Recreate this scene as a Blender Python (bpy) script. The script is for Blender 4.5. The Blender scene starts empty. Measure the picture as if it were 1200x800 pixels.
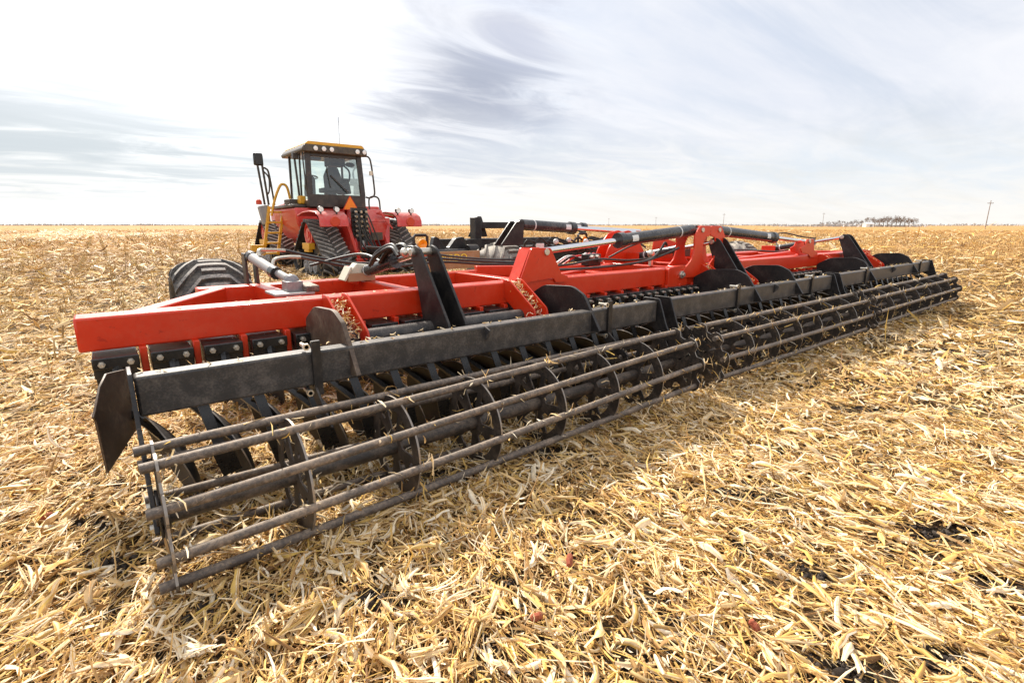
import bpy, math, random
import numpy as np
from mathutils import Vector, Matrix
random.seed(7); rng = np.random.default_rng(11)
R = math.radians
S = bpy.context.scene
COL = S.collection

# ------------------------------------------------------------------ camera
YAW, F_PX = R(51.6), 600.0
PITCH = math.atan(136 / F_PX)
CAM = Vector((-0.08, -2.30, 1.40))
hf = Vector((math.cos(YAW), math.sin(YAW), 0)); rt = Vector((math.sin(YAW), -math.cos(YAW), 0))
fw = hf * math.cos(PITCH) + Vector((0, 0, -math.sin(PITCH))); up = rt.cross(fw)
cd = bpy.data.cameras.new('camera'); cam = bpy.data.objects.new('camera', cd); COL.objects.link(cam)
m3 = Matrix((rt, up, -fw)).transposed()
cam.matrix_world = Matrix.Translation(CAM) @ m3.to_4x4()
cd.sensor_width = 36; cd.lens = 36 * F_PX / 1200
cd.clip_start = 0.05; cd.clip_end = 20000
S.camera = cam

def pix_dir(x, y):
    return (fw + rt * ((x - 600) / F_PX) + up * ((400 - y) / F_PX)).normalized()

# ------------------------------------------------------------------ world, sun, exposure
SUN_EL, SUN_AZ = R(41), R(86)            # azimuth counted from +X towards +Y
SUN = Vector((math.cos(SUN_EL) * math.cos(SUN_AZ), math.cos(SUN_EL) * math.sin(SUN_AZ), math.sin(SUN_EL)))
S.view_settings.view_transform = 'Standard'; S.view_settings.look = 'None'
S.view_settings.exposure = 0.75; S.view_settings.gamma = 1.0
S.view_settings.use_curve_mapping = False

class NG:
    """small helper for node graphs"""
    def __init__(s, tree): s.t = tree; s.n = tree.nodes; s.l = tree.links
    def node(s, typ, **kw):
        n = s.n.new(typ)
        for k, v in kw.items(): setattr(n, k, v)
        return n
    def put(s, sock, v):
        if hasattr(v, 'is_linked') or isinstance(v, bpy.types.NodeSocket): s.l.new(v, sock)
        else: sock.default_value = v
    def math(s, op, a, b=0.0, c=0.0, clamp=False):
        n = s.node('ShaderNodeMath', operation=op); n.use_clamp = clamp
        s.put(n.inputs[0], a); s.put(n.inputs[1], b); s.put(n.inputs[2], c)
        return n.outputs[0]
    def vmath(s, op, a, b=(0, 0, 0)):
        n = s.node('ShaderNodeVectorMath', operation=op); s.put(n.inputs[0], a); s.put(n.inputs[1], b)
        return n.outputs['Value'] if op == 'DOT_PRODUCT' else n.outputs[0]
    def noise(s, vec, scale, detail=4, rough=0.55, dist=0.0):
        n = s.node('ShaderNodeTexNoise'); s.put(n.inputs['Vector'], vec)
        n.inputs['Scale'].default_value = scale; n.inputs['Detail'].default_value = detail
        n.inputs['Roughness'].default_value = rough; n.inputs['Distortion'].default_value = dist
        return n.outputs[0]
    def ramp(s, v, lo, hi, a=0.0, b=1.0):
        n = s.node('ShaderNodeMapRange'); n.interpolation_type = 'SMOOTHSTEP'; n.clamp = True
        s.put(n.inputs[0], v); n.inputs[1].default_value = lo; n.inputs[2].default_value = hi
        n.inputs[3].default_value = a; n.inputs[4].default_value = b
        return n.outputs[0]
    def mix(s, f, a, b):
        n = s.node('ShaderNodeMix', data_type='RGBA'); s.put(n.inputs[0], f)
        s.put(n.inputs[6], a if not isinstance(a, tuple) else (*a, 1)[:4]); s.put(n.inputs[7], b if not isinstance(b, tuple) else (*b, 1)[:4])
        return n.outputs[2]
    def mapping(s, vec, rot=(0, 0, 0), scale=(1, 1, 1), loc=(0, 0, 0)):
        n = s.node('ShaderNodeMapping'); s.put(n.inputs[0], vec)
        n.inputs['Location'].default_value = loc; n.inputs['Rotation'].default_value = rot; n.inputs['Scale'].default_value = scale
        return n.outputs[0]

W = bpy.data.worlds.new('World'); S.world = W; W.use_nodes = True
W.node_tree.nodes.clear(); g = NG(W.node_tree)
d = g.node('ShaderNodeTexCoord').outputs['Generated']
sep = g.node('ShaderNodeSeparateXYZ'); g.l.new(d, sep.inputs[0])
z = g.math('MAXIMUM', sep.outputs[2], 0.0)
den = g.math('ADD', z, 0.10)
cmb = g.node('ShaderNodeCombineXYZ')
g.l.new(g.math('DIVIDE', sep.outputs[0], den), cmb.inputs[0]); g.l.new(g.math('DIVIDE', sep.outputs[1], den), cmb.inputs[1])
plane = cmb.outputs[0]
sky = g.node('ShaderNodeTexSky', sky_type='NISHITA'); sky.sun_disc = False
sky.sun_elevation = SUN_EL; sky.sun_rotation = R(90) - SUN_AZ; sky.dust_density = 2.5; sky.air_density = 1.2
skyc = g.vmath('MULTIPLY', sky.outputs[0], (0.075, 0.075, 0.075))
# high cloud: two streaked layers and a finer wispy one
p1 = g.mapping(plane, rot=(0, 0, R(-20)), scale=(0.45, 1.0, 1))
n1 = g.noise(p1, 1.1, 8, 0.58, 0.9)
n2 = g.noise(g.mapping(plane, rot=(0, 0, R(38)), scale=(0.22, 1.0, 1), loc=(3.1, 7.7, 0)), 2.2, 7, 0.6, 0.8)
n3 = g.noise(g.mapping(plane, rot=(0, 0, R(30)), scale=(0.5, 0.9, 1), loc=(11.0, 4.0, 0)), 2.4, 9, 0.6, 1.2)
mixn = g.math('ADD', g.math('MULTIPLY', n1, 0.5), g.math('MULTIPLY', n2, 0.5))
veil = g.ramp(mixn, 0.36, 0.60, 0.35, 0.97)
horizon = g.ramp(z, 0.0, 0.20, 1.0, 0.0)
base = g.mix(veil, g.mix(0.5, skyc, (0.40, 0.45, 0.56)), (0.58, 0.585, 0.608))
base = g.mix(g.math('MULTIPLY', horizon, 0.78), base, (0.62, 0.598, 0.555))
# grey under-lit cloud banks that stand in certain parts of the sky; their outline comes from the noise
def bank(px, py, sx, sy, lo, hi, noise, gain=2.6):
    c = pix_dir(px, py); r_ = Vector((c.y, -c.x, 0)).normalized(); u_ = r_.cross(c)
    a = g.math('DIVIDE', g.vmath('DOT_PRODUCT', d, tuple(r_)), sx)
    b = g.math('DIVIDE', g.vmath('DOT_PRODUCT', g.vmath('SUBTRACT', d, tuple(c)), tuple(u_)), sy)
    rr = g.math('SQRT', g.math('ADD', g.math('POWER', g.math('ABSOLUTE', a), 2.0), g.math('POWER', g.math('ABSOLUTE', b), 2.0)))
    front = g.math('GREATER_THAN', g.vmath('DOT_PRODUCT', d, tuple(c)), 0.0)
    soft = g.math('MULTIPLY', g.ramp(rr, 0.0, 1.7, 1.0, 0.0), front)
    v_ = g.ramp(g.math('ADD', soft, g.math('MULTIPLY', g.math('SUBTRACT', noise, 0.5), gain)), lo, hi)
    return g.math('MULTIPLY', v_, g.ramp(soft, 0.0, 0.35))
# glow of the veiled sun
gl = g.math('MAXIMUM', g.vmath('DOT_PRODUCT', d, tuple(pix_dir(215, 10))), 0.0)
glow = g.math('ADD', g.math('MULTIPLY', g.math('POWER', gl, 10.0), 0.16), g.math('MULTIPLY', g.math('POWER', gl, 45.0), 0.55))
gv = g.node('ShaderNodeCombineXYZ')
for i, k in enumerate((1.0, 0.985, 0.95)): g.l.new(g.math('MULTIPLY', glow, k), gv.inputs[i])
full = g.vmath('ADD', base, gv.outputs[0])
n12 = g.math('ADD', g.math('MULTIPLY', n3, 0.6), g.math('MULTIPLY', n2, 0.4))
for (px, py, sx, sy, lo, hi, nn, colr, amt) in (
        (520, 105, 0.24, 0.17, 0.05, 1.40, n12, (0.36, 0.38, 0.435), 0.75),
        (560, 112, 0.14, 0.065, 0.05, 1.25, n3, (0.18, 0.205, 0.28), 0.80),
        (480, 135, 0.16, 0.030, 0.10, 1.40, n12, (0.34, 0.36, 0.40), 0.7),
        (610, 40, 0.09, 0.05, 0.20, 1.45, n3, (0.32, 0.34, 0.43), 0.6),
        (620, 180, 0.34, 0.055, 0.15, 1.40, n12, (0.40, 0.44, 0.49), 0.65),
        (20, 140, 0.42, 0.07, 0.0, 1.10, n12, (0.34, 0.385, 0.42), 0.72),
        (100, 195, 0.42, 0.06, 0.0, 1.20, n12, (0.40, 0.44, 0.465), 0.68),
        (900, 80, 0.55, 0.16, 0.10, 1.55, n12, (0.45, 0.48, 0.55), 0.60),
        (1050, 195, 0.45, 0.06, 0.10, 1.50, n12, (0.44, 0.50, 0.56), 0.6)):
    full = g.mix(g.math('MULTIPLY', bank(px, py, sx, sy, lo, hi, nn), amt), full, colr)
# unseen sky behind the camera, brightened as added fill for the rear faces
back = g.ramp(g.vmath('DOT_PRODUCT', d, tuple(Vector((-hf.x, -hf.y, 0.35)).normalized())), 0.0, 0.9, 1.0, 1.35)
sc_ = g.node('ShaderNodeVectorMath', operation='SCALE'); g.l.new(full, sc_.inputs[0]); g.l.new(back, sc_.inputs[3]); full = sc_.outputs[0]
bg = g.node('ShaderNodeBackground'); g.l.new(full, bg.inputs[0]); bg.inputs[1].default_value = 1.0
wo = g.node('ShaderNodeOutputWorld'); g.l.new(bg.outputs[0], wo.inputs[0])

sl = bpy.data.lights.new('sun', 'SUN'); sl.energy = 4.6; sl.angle = R(1.5); sl.color = (1.0, 0.93, 0.82)
so = bpy.data.objects.new('sun', sl); COL.objects.link(so)
so.rotation_euler = SUN.to_track_quat('Z', 'Y').to_euler(); so.location = SUN * 60

# ------------------------------------------------------------------ materials
def mat(name):
    m = bpy.data.materials.new(name); m.use_nodes = True
    m.node_tree.nodes.clear(); q = NG(m.node_tree)
    p = q.node('ShaderNodeBsdfPrincipled'); o = q.node('ShaderNodeOutputMaterial'); q.l.new(p.outputs[0], o.inputs[0])
    return m, q, p

def surf(name, col, rough=0.5, metal=0.0, dust=(0.42, 0.34, 0.24), amt=0.25, scale=6.0, top=0.25, spots=0.0, spotcol=(0.2, 0.09, 0.04), bump=0.0, coat=0.0, spec=0.5):
    """paint / metal / rubber with blotchy dust, dust lying on upward faces and worn spots"""
    m, q, p = mat(name)
    ob = q.node('ShaderNodeTexCoord').outputs['Object']; ge = q.node('ShaderNodeNewGeometry')
    a = q.noise(ob, scale, 6, 0.62); b = q.noise(ob, scale * 7, 5, 0.6); c = q.noise(ob, scale * 28, 3, 0.6)
    f = q.ramp(q.math('ADD', q.math('MULTIPLY', a, 0.55), q.math('MULTIPLY', b, 0.45)), 0.42, 0.70, 0.0, amt)
    nz = q.node('ShaderNodeSeparateXYZ'); q.l.new(ge.outputs['Normal'], nz.inputs[0])
    t = q.math('MULTIPLY', q.ramp(nz.outputs[2], 0.3, 0.95), q.ramp(b, 0.30, 0.62, 0.25, 1.0))
    f = q.math('ADD', f, q.math('MULTIPLY', t, top), clamp=True)
    f = q.math('ADD', f, q.math('MULTIPLY', q.ramp(c, 0.60, 0.72), amt * 0.6), clamp=True)
    colr = q.mix(f, col, dust)
    if spots: colr = q.mix(q.ramp(q.noise(ob, scale * 3.3, 7, 0.7, 0.6), 0.60, 0.66, 0.0, spots), colr, spotcol)
    var = q.math('ADD', 0.86, q.math('MULTIPLY', a, 0.28))
    v = q.node('ShaderNodeVectorMath', operation='SCALE'); q.l.new(colr, v.inputs[0]); q.l.new(var, v.inputs[3])
    q.l.new(v.outputs[0], p.inputs['Base Color'])
    q.l.new(q.math('ADD', rough - 0.05, q.math('MULTIPLY', f, 0.45), clamp=True), p.inputs['Roughness'])
    p.inputs['Metallic'].default_value = metal; p.inputs['Coat Weight'].default_value = coat; p.inputs['Coat Roughness'].default_value = 0.12
    p.inputs['Specular IOR Level'].default_value = spec
    if bump:
        bn = q.node('ShaderNodeBump'); bn.inputs['Strength'].default_value = bump; bn.inputs['Distance'].default_value = 0.004
        q.l.new(q.math('ADD', b, q.math('MULTIPLY', c, 0.5)), bn.inputs['Height']); q.l.new(bn.outputs[0], p.inputs['Normal'])
    return m

M = {}
M['red'] = surf('red_paint', (0.66, 0.034, 0.006), 0.34, dust=(0.50, 0.13, 0.06), amt=0.18, top=0.12, coat=0.10, scale=5.5, spots=0.55, spotcol=(0.36, 0.016, 0.006), spec=0.45)
M['red_tractor'] = surf('tractor_red_paint', (0.60, 0.028, 0.016), 0.36, dust=(0.58, 0.30, 0.24), amt=0.30, top=0.35, coat=0.3, scale=2.5)
M['black'] = surf('black_paint', (0.016, 0.015, 0.015), 0.42, dust=(0.24, 0.19, 0.15), amt=0.16, top=0.16, scale=9, spec=0.35)
M['bar'] = surf('toolbar_paint', (0.032, 0.031, 0.031), 0.44, dust=(0.26, 0.215, 0.175), amt=0.32, top=0.25, scale=13, bump=0.12, spec=0.4)
M['blackclean'] = surf('gloss_black', (0.012, 0.012, 0.012), 0.32, dust=(0.20, 0.16, 0.12), amt=0.10, top=0.10, scale=4)
M['steel'] = surf('soil_polished_steel', (0.085, 0.070, 0.060), 0.50, 0.25, dust=(0.36, 0.28, 0.21), amt=0.75, top=0.55, scale=9, bump=0.5, spots=0.4, spotcol=(0.10, 0.055, 0.03))
M['wheelplate'] = surf('roller_plate_steel', (0.032, 0.027, 0.024), 0.5, 0.2, dust=(0.24, 0.18, 0.13), amt=0.5, top=0.3, scale=8, bump=0.3)
M['disc'] = surf('disc_steel', (0.017, 0.014, 0.012), 0.55, 0.1, dust=(0.085, 0.06, 0.042), amt=0.40, top=0.1, scale=7)
M['edge'] = surf('worn_bright_edge', (0.26, 0.23, 0.20), 0.35, 0.5, dust=(0.40, 0.32, 0.24), amt=0.4)
M['rust'] = surf('brown_worn_plate', (0.075, 0.05, 0.034), 0.55, 0.2, dust=(0.30, 0.22, 0.15), amt=0.5, top=0.1, scale=7, spots=0.3)
M['chrome'] = surf('chrome_rod', (0.80, 0.80, 0.80), 0.14, 1.0, dust=(0.5, 0.45, 0.38), amt=0.08, top=0.05)
M['zinc'] = surf('zinc_bolt', (0.62, 0.58, 0.50), 0.35, 0.8, dust=(0.5, 0.42, 0.3), amt=0.3)
M['cyl'] = surf('cylinder_black', (0.035, 0.036, 0.038), 0.28, 0.1, dust=(0.30, 0.28, 0.25), amt=0.22, top=0.25, scale=5)
M['cylgrey'] = surf('cylinder_grey', (0.20, 0.20, 0.215), 0.35, 0.3, dust=(0.5, 0.44, 0.36), amt=0.3)
M['band'] = surf('pale_band', (0.62, 0.62, 0.60), 0.4, amt=0.1)
M['hose'] = surf('hose_rubber', (0.018, 0.018, 0.018), 0.5, dust=(0.2, 0.17, 0.13), amt=0.2, top=0.2, scale=12)
M['rubber'] = surf('tyre_rubber', (0.022, 0.022, 0.024), 0.62, dust=(0.30, 0.25, 0.19), amt=0.35, top=0.25, scale=6)
M['lug'] = surf('tread_rubber', (0.085, 0.083, 0.082), 0.60, dust=(0.52, 0.47, 0.40), amt=0.55, top=0.75, scale=7)
M['dusty'] = surf('dusty_tread_rubber', (0.16, 0.145, 0.13), 0.7, dust=(0.50, 0.44, 0.36), amt=0.7, top=0.5, scale=7)
M['yellow'] = surf('yellow_paint', (0.75, 0.38, 0.02), 0.4, dust=(0.5, 0.38, 0.18), amt=0.25, top=0.2)
M['grey'] = surf('grey_plastic', (0.30, 0.30, 0.30), 0.5, amt=0.2)
M['white'] = surf('white_plastic', (0.78, 0.77, 0.73), 0.45, amt=0.12)
M['cream'] = surf('cream_plastic', (0.70, 0.66, 0.52), 0.5, amt=0.25)
M['cardboard'] = surf('brown_board', (0.42, 0.24, 0.13), 0.7, amt=0.2)
M['roof'] = surf('cab_roof', (0.055, 0.042, 0.03), 0.4, dust=(0.34, 0.26, 0.14), amt=0.25, top=0.1)
M['cab'] = surf('cab_dark', (0.030, 0.024, 0.02), 0.35, dust=(0.22, 0.16, 0.11), amt=0.3, top=0.2)
M['seat'] = surf('seat_fabric', (0.045, 0.055, 0.06), 0.9, amt=0.1)
M['brownplate'] = surf('brown_dusty_plate', (0.34, 0.20, 0.08), 0.6, amt=0.4)
def plain(name, col, rough=0.5, metal=0.0, emit=None, trans=0.0):
    m, q, p = mat(name)
    ob = q.node('ShaderNodeTexCoord').outputs['Object']
    n = q.noise(ob, 14, 4)
    v = q.node('ShaderNodeVectorMath', operation='SCALE'); v.inputs[0].default_value = col
    q.l.new(q.math('ADD', 0.82, q.math('MULTIPLY', n, 0.36)), v.inputs[3]); q.l.new(v.outputs[0], p.inputs['Base Color'])
    p.inputs['Roughness'].default_value = rough; p.inputs['Metallic'].default_value = metal
    p.inputs['Transmission Weight'].default_value = trans
    return m
M['orange'] = plain('orange_reflector', (0.95, 0.25, 0.01), 0.35)
M['orangered'] = plain('red_reflector', (0.60, 0.05, 0.01), 0.35)
M['lens'] = plain('lamp_lens', (0.92, 0.92, 0.88), 0.12)
M['amber'] = plain('amber_lens', (0.85, 0.30, 0.01), 0.15)
M['letter'] = plain('yellow_letters', (0.85, 0.66, 0.06), 0.5)
M['redletter'] = plain('red_stripe', (0.60, 0.03, 0.02), 0.5)
gm, q, p = mat('tinted_glass')
tr = q.node('ShaderNodeBsdfTransparent'); tr.inputs[0].default_value = (0.88, 0.96, 0.93, 1)
gs = q.node('ShaderNodeBsdfGlossy'); gs.inputs['Roughness'].default_value = 0.03
ms = q.node('ShaderNodeMixShader'); lw = q.node('ShaderNodeLayerWeight'); lw.inputs[0].default_value = 0.25
q.l.new(q.math('ADD', 0.08, q.math('MULTIPLY', lw.outputs['Fresnel'], 0.6), clamp=True), ms.inputs[0])
q.l.new(tr.outputs[0], ms.inputs[1]); q.l.new(gs.outputs[0], ms.inputs[2])
q.l.new(ms.outputs[0], q.n['Material Output'].inputs[0]); M['glass'] = gm

# straw: every piece carries its own tint
def straw_mat(name, stops, rough=0.6, trans=0.12):
    m, q, p = mat(name)
    at = q.node('ShaderNodeAttribute', attribute_name='tint')
    cr = q.node('ShaderNodeValToRGB'); e = cr.color_ramp.elements
    e[0].position, e[0].color = stops[0][0], (*stops[0][1], 1); e[1].position, e[1].color = stops[-1][0], (*stops[-1][1], 1)
    for pos, c in stops[1:-1]:
        k = e.new(pos); k.color = (*c, 1)
    q.l.new(at.outputs['Fac'], cr.inputs[0])
    ob = q.node('ShaderNodeTexCoord').outputs['Object']
    n = q.noise(ob, 60, 3, 0.6)
    v = q.node('ShaderNodeVectorMath', operation='SCALE'); q.l.new(cr.outputs[0], v.inputs[0])
    q.l.new(q.math('ADD', 0.72, q.math('MULTIPLY', n, 0.56)), v.inputs[3])
    q.l.new(v.outputs[0], p.inputs['Base Color']); p.inputs['Roughness'].default_value = rough
    p.inputs['Specular IOR Level'].default_value = 0.2
    if trans:
        tl = q.node('ShaderNodeBsdfTranslucent'); q.l.new(v.outputs[0], tl.inputs[0])
        mx = q.node('ShaderNodeMixShader'); mx.inputs[0].default_value = trans
        q.l.new(p.outputs[0], mx.inputs[1]); q.l.new(tl.outputs[0], mx.inputs[2]); q.l.new(mx.outputs[0], q.n['Material Output'].inputs[0])
    return m
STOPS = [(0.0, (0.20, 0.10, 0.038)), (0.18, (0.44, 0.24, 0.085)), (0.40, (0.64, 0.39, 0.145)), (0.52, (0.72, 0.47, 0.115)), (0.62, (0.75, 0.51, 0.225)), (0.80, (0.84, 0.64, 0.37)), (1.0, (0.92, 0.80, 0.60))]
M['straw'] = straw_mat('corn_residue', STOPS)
M['stub'] = straw_mat('corn_stubble', [(0.0, (0.22, 0.12, 0.045)), (0.4, (0.42, 0.26, 0.10)), (0.75, (0.56, 0.38, 0.16)), (1.0, (0.72, 0.54, 0.29))], trans=0.1)

# ground
gmat, q, p = mat('field_soil')
ob = q.node('ShaderNodeTexCoord').outputs['Object']
ln = q.node('ShaderNodeVectorMath', operation='LENGTH'); q.l.new(ob, ln.inputs[0]); dist = ln.outputs['Value']
fine = q.noise(q.mapping(ob, scale=(1, 0.35, 1)), 42, 6, 0.7); fine2 = q.noise(q.mapping(ob, rot=(0, 0, 1.0), scale=(0.3, 1, 1)), 55, 5, 0.7)
mid = q.noise(ob, 3.0, 6, 0.65); big = q.noise(q.mapping(ob, scale=(1.0, 0.12, 1)), 0.14, 5, 0.6); huge = q.noise(ob, 0.012, 4, 0.5)
litter = q.mix(q.ramp(fine, 0.38, 0.66), (0.26, 0.14, 0.05), (0.70, 0.47, 0.19))
litter = q.mix(q.ramp(fine2, 0.52, 0.70), litter, (0.84, 0.64, 0.34))
soil = q.mix(q.ramp(fine, 0.35, 0.65), (0.028, 0.021, 0.016), (0.075, 0.055, 0.04))
nearf = q.mix(q.ramp(mid, 0.40, 0.60, 0.0, 0.35), soil, litter)
farc = q.mix(q.ramp(big, 0.32, 0.68), (0.36, 0.205, 0.075), (0.50, 0.305, 0.12))
farc = q.mix(q.ramp(q.noise(ob, 0.9, 6, 0.7), 0.50, 0.72, 0.0, 0.6), farc, (0.60, 0.41, 0.19))
farc = q.mix(q.ramp(q.noise(ob, 1.6, 6, 0.7), 0.55, 0.72, 0.0, 0.6), farc, (0.24, 0.13, 0.05))
farc = q.mix(q.ramp(huge, 0.35, 0.65, 0.0, 0.35), farc, (0.40, 0.24, 0.11))
colr = q.mix(q.ramp(dist, 14, 45), nearf, farc)
q.l.new(colr, p.inputs['Base Color']); p.inputs['Roughness'].default_value = 0.9; p.inputs['Specular IOR Level'].default_value = 0.1
bn = q.node('ShaderNodeBump'); bn.inputs['Strength'].default_value = 1.0; bn.inputs['Distance'].default_value = 0.03
q.l.new(q.math('ADD', q.math('ADD', fine, mid), q.math('MULTIPLY', q.noise(ob, 130, 4, 0.7), 0.8)), bn.inputs['Height']); q.l.new(bn.outputs[0], p.inputs['Normal'])
M['ground'] = gmat
M['farwood'] = surf('hazed_far_wood', (0.47, 0.45, 0.445), 0.9, dust=(0.55, 0.525, 0.51), amt=0.6, scale=0.12, top=0)  # pale because distance haze is put into the wood colour
M['twig'] = surf('bare_twigs', (0.23, 0.175, 0.145), 0.9, dust=(0.26, 0.20, 0.15), amt=0.5, scale=0.5, top=0)
M['trunk'] = surf('bark', (0.13, 0.10, 0.08), 0.9, amt=0.3, scale=1, top=0)
M['pole'] = surf('weathered_pole_wood', (0.24, 0.185, 0.16), 0.85, amt=0.3, scale=1, top=0)
M['shedwall'] = surf('white_shed_wall', (0.80, 0.79, 0.76), 0.6, amt=0.1, scale=0.4, top=0)
M['shedroof'] = surf('pale_shed_roof', (0.62, 0.62, 0.63), 0.5, amt=0.1, scale=0.4, top=0)
M['cob'] = surf('red_cob', (0.30, 0.055, 0.025), 0.9, dust=(0.42, 0.20, 0.10), amt=0.7, scale=30, top=0.1, bump=0.6)

# ------------------------------------------------------------------ mesh helpers
WP = {}
class MB:
    def __init__(s): s.v = []; s.f = []
    def add(s, verts, faces):
        o = len(s.v); s.v += [Vector(v) for v in verts]; s.f += [tuple(i + o for i in f) for f in faces]; return s
    def box(s, x0, x1, y0, y1, z0, z1):
        v = [(x, y, z_) for z_ in (z0, z1) for y in (y0, y1) for x in (x0, x1)]
        return s.add(v, [(0, 2, 3, 1), (4, 5, 7, 6), (0, 1, 5, 4), (2, 6, 7, 3), (0, 4, 6, 2), (1, 3, 7, 5)])
    def beam(s, p0, p1, w, h, upv=(0, 0, 1)):
        p0, p1 = Vector(p0), Vector(p1); t = (p1 - p0).normalized(); u = Vector(upv); sd = t.cross(u).normalized(); u = sd.cross(t)
        v = [p + sd * (a * w / 2) + u * (b * h / 2) for p in (p0, p1) for a, b in ((-1, -1), (1, -1), (1, 1), (-1, 1))]
        return s.add(v, [(3, 2, 1, 0), (4, 5, 6, 7), (0, 1, 5, 4), (1, 2, 6, 5), (2, 3, 7, 6), (3, 0, 4, 7)])
    def plate(s, poly, axis, a0, a1):
        def pt(p, a):
            return {'x': (a, p[0], p[1]), 'y': (p[0], a, p[1]), 'z': (p[0], p[1], a)}[axis]
        n = len(poly); v = [pt(p, a0) for p in poly] + [pt(p, a1) for p in poly]
        f = [tuple(range(n)), tuple(range(2 * n - 1, n - 1, -1))] + [(i, i + n, (i + 1) % n + n, (i + 1) % n) for i in range(n)]
        return s.add(v, f)
    def tube(s, pts, r, n=10, cap=True):
        pts = [Vector(p) for p in pts]; rs = r if isinstance(r, (list, tuple)) else [r] * len(pts)
        t0 = (pts[1] - pts[0]).normalized(); ref = Vector((0, 0, 1)) if abs(t0.z) < 0.9 else Vector((1, 0, 0))
        sd = t0.cross(ref).normalized(); v = []
        for i, p in enumerate(pts):
            t = (pts[min(i + 1, len(pts) - 1)] - pts[max(i - 1, 0)]).normalized()
            sd = (sd - t * sd.dot(t)).normalized(); u = sd.cross(t)
            v += [p + (sd * math.cos(2 * math.pi * k / n) + u * math.sin(2 * math.pi * k / n)) * rs[i] for k in range(n)]
        f = [(i * n + k, i * n + (k + 1) % n, (i + 1) * n + (k + 1) % n, (i + 1) * n + k) for i in range(len(pts) - 1) for k in range(n)]
        if cap: f += [tuple(range(n - 1, -1, -1)), tuple(range((len(pts) - 1) * n, len(pts) * n))]
        return s.add(v, f)
    def cyl(s, p0, p1, r, n=16): return s.tube([p0, p1], r, n)
    def lathe(s, prof, axis_o, axis='x', n=32, closed=False):
        """prof: (along, radius) pairs"""
        o = Vector(axis_o); v = []
        for a, r in prof:
            for k in range(n):
                t = 2 * math.pi * k / n; c, sn = math.cos(t) * r, math.sin(t) * r
                v.append(o + (Vector((a, c, sn)) if axis == 'x' else Vector((c, a, sn)) if axis == 'y' else Vector((c, sn, a))))
        m = len(prof); rg = range(m if closed else m - 1)
        f = [(i * n + k, i * n + (k + 1) % n, ((i + 1) % m) * n + (k + 1) % n, ((i + 1) % m) * n + k) for i in rg for k in range(n)]
        return s.add(v, f)
    def ball(s, c, r, sc=(1, 1, 1), n=12):
        c = Vector(c); v = []; f = []
        for i in range(n + 1):
            a = math.pi * i / n
            for k in range(2 * n):
                b = math.pi * k / n
                v.append(c + Vector((math.sin(a) * math.cos(b) * r * sc[0], math.sin(a) * math.sin(b) * r * sc[1], math.cos(a) * r * sc[2])))
        m = 2 * n
        f = [(i * m + k, (i + 1) * m + k, (i + 1) * m + (k + 1) % m, i * m + (k + 1) % m) for i in range(n) for k in range(m)]
        return s.add(v, f)
    def build(s, name, material, parent=None, bevel=0.0, smooth=35, seg=2, label=None, origin=None):
        me = bpy.data.meshes.new(name)
        lo = Vector([min(v[i] for v in s.v) for i in range(3)]); hi = Vector([max(v[i] for v in s.v) for i in range(3)])
        c = Vector(origin) if origin is not None else (lo + hi) / 2
        me.from_pydata([v - c for v in s.v], [], s.f)
        me.validate(); me.materials.append(material if not isinstance(material, str) else M[material])
        import bmesh
        bm = bmesh.new(); bm.from_mesh(me); bmesh.ops.recalc_face_normals(bm, faces=bm.faces); bm.to_mesh(me); bm.free()
        for pl in me.polygons: pl.use_smooth = True
        me.set_sharp_from_angle(angle=R(smooth))
        o = bpy.data.objects.new(name, me); COL.objects.link(o)
        if parent is not None:
            o.parent = parent; o.location = c - WP[parent]
        else: o.location = c
        WP[o] = c
        if bevel:
            b = o.modifiers.new('bevel', 'BEVEL'); b.width = bevel; b.segments = seg; b.limit_method = 'ANGLE'; b.angle_limit = R(40); b.harden_normals = False
        if label: o['label'] = label
        return o

def thing(name, loc, label, cat, group=None):
    o = bpy.data.objects.new(name, None); COL.objects.link(o); o.location = loc; o.empty_display_size = 0.3
    WP[o] = Vector(loc); o['label'] = label; o['category'] = cat
    if group: o['group'] = group
    return o
def tag(o, label=None, cat=None, group=None, kind=None):
    for k, v in (('label', label), ('category', cat), ('group', group), ('kind', kind)):
        if v: o[k] = v
    return o
def dup_part(o, parent, delta):
    c = o.copy(); COL.objects.link(c); c.parent = parent; c.location = o.location + Vector(delta)
    for ch in o.children:
        k = ch.copy(); COL.objects.link(k); k.parent = c; k.location = ch.location
    return c

def fillet(poly, r, seg=5):
    out = []; n = len(poly)
    for i in range(n):
        p, a, b = Vector(poly[i]), Vector(poly[i - 1]), Vector(poly[(i + 1) % n])
        rr = r[i] if isinstance(r, (list, tuple)) else r
        if rr <= 0: out.append(tuple(p)); continue
        da, db = a - p, b - p; k = min(rr, da.length * 0.45, db.length * 0.45)
        pa, pb = p + da.normalized() * k, p + db.normalized() * k
        for j in range(seg + 1):
            t = j / seg; out.append(tuple(pa * (1 - t) ** 2 + p * 2 * t * (1 - t) + pb * t * t))
    return out
def sag(p0, p1, drop=0.1, n=12, side=(0, 0, 0)):
    p0, p1, sd = Vector(p0), Vector(p1), Vector(side)
    return [p0.lerp(p1, i / n) + (Vector((0, 0, -drop)) + sd) * (4 * (i / n) * (1 - i / n)) for i in range(n + 1)]
def spline(pts, n=8):
    P = [Vector(p) for p in pts]; P = [P[0] * 2 - P[1]] + P + [P[-1] * 2 - P[-2]]; out = []
    for i in range(1, len(P) - 2):
        for j in range(n):
            t = j / n; a, b, c, e = P[i - 1:i + 3]
            out.append(0.5 * ((2 * b) + (c - a) * t + (2 * a - 5 * b + 4 * c - e) * t * t + (3 * b - a - 3 * c + e) * t ** 3))
    return out + [P[-2]]

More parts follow.
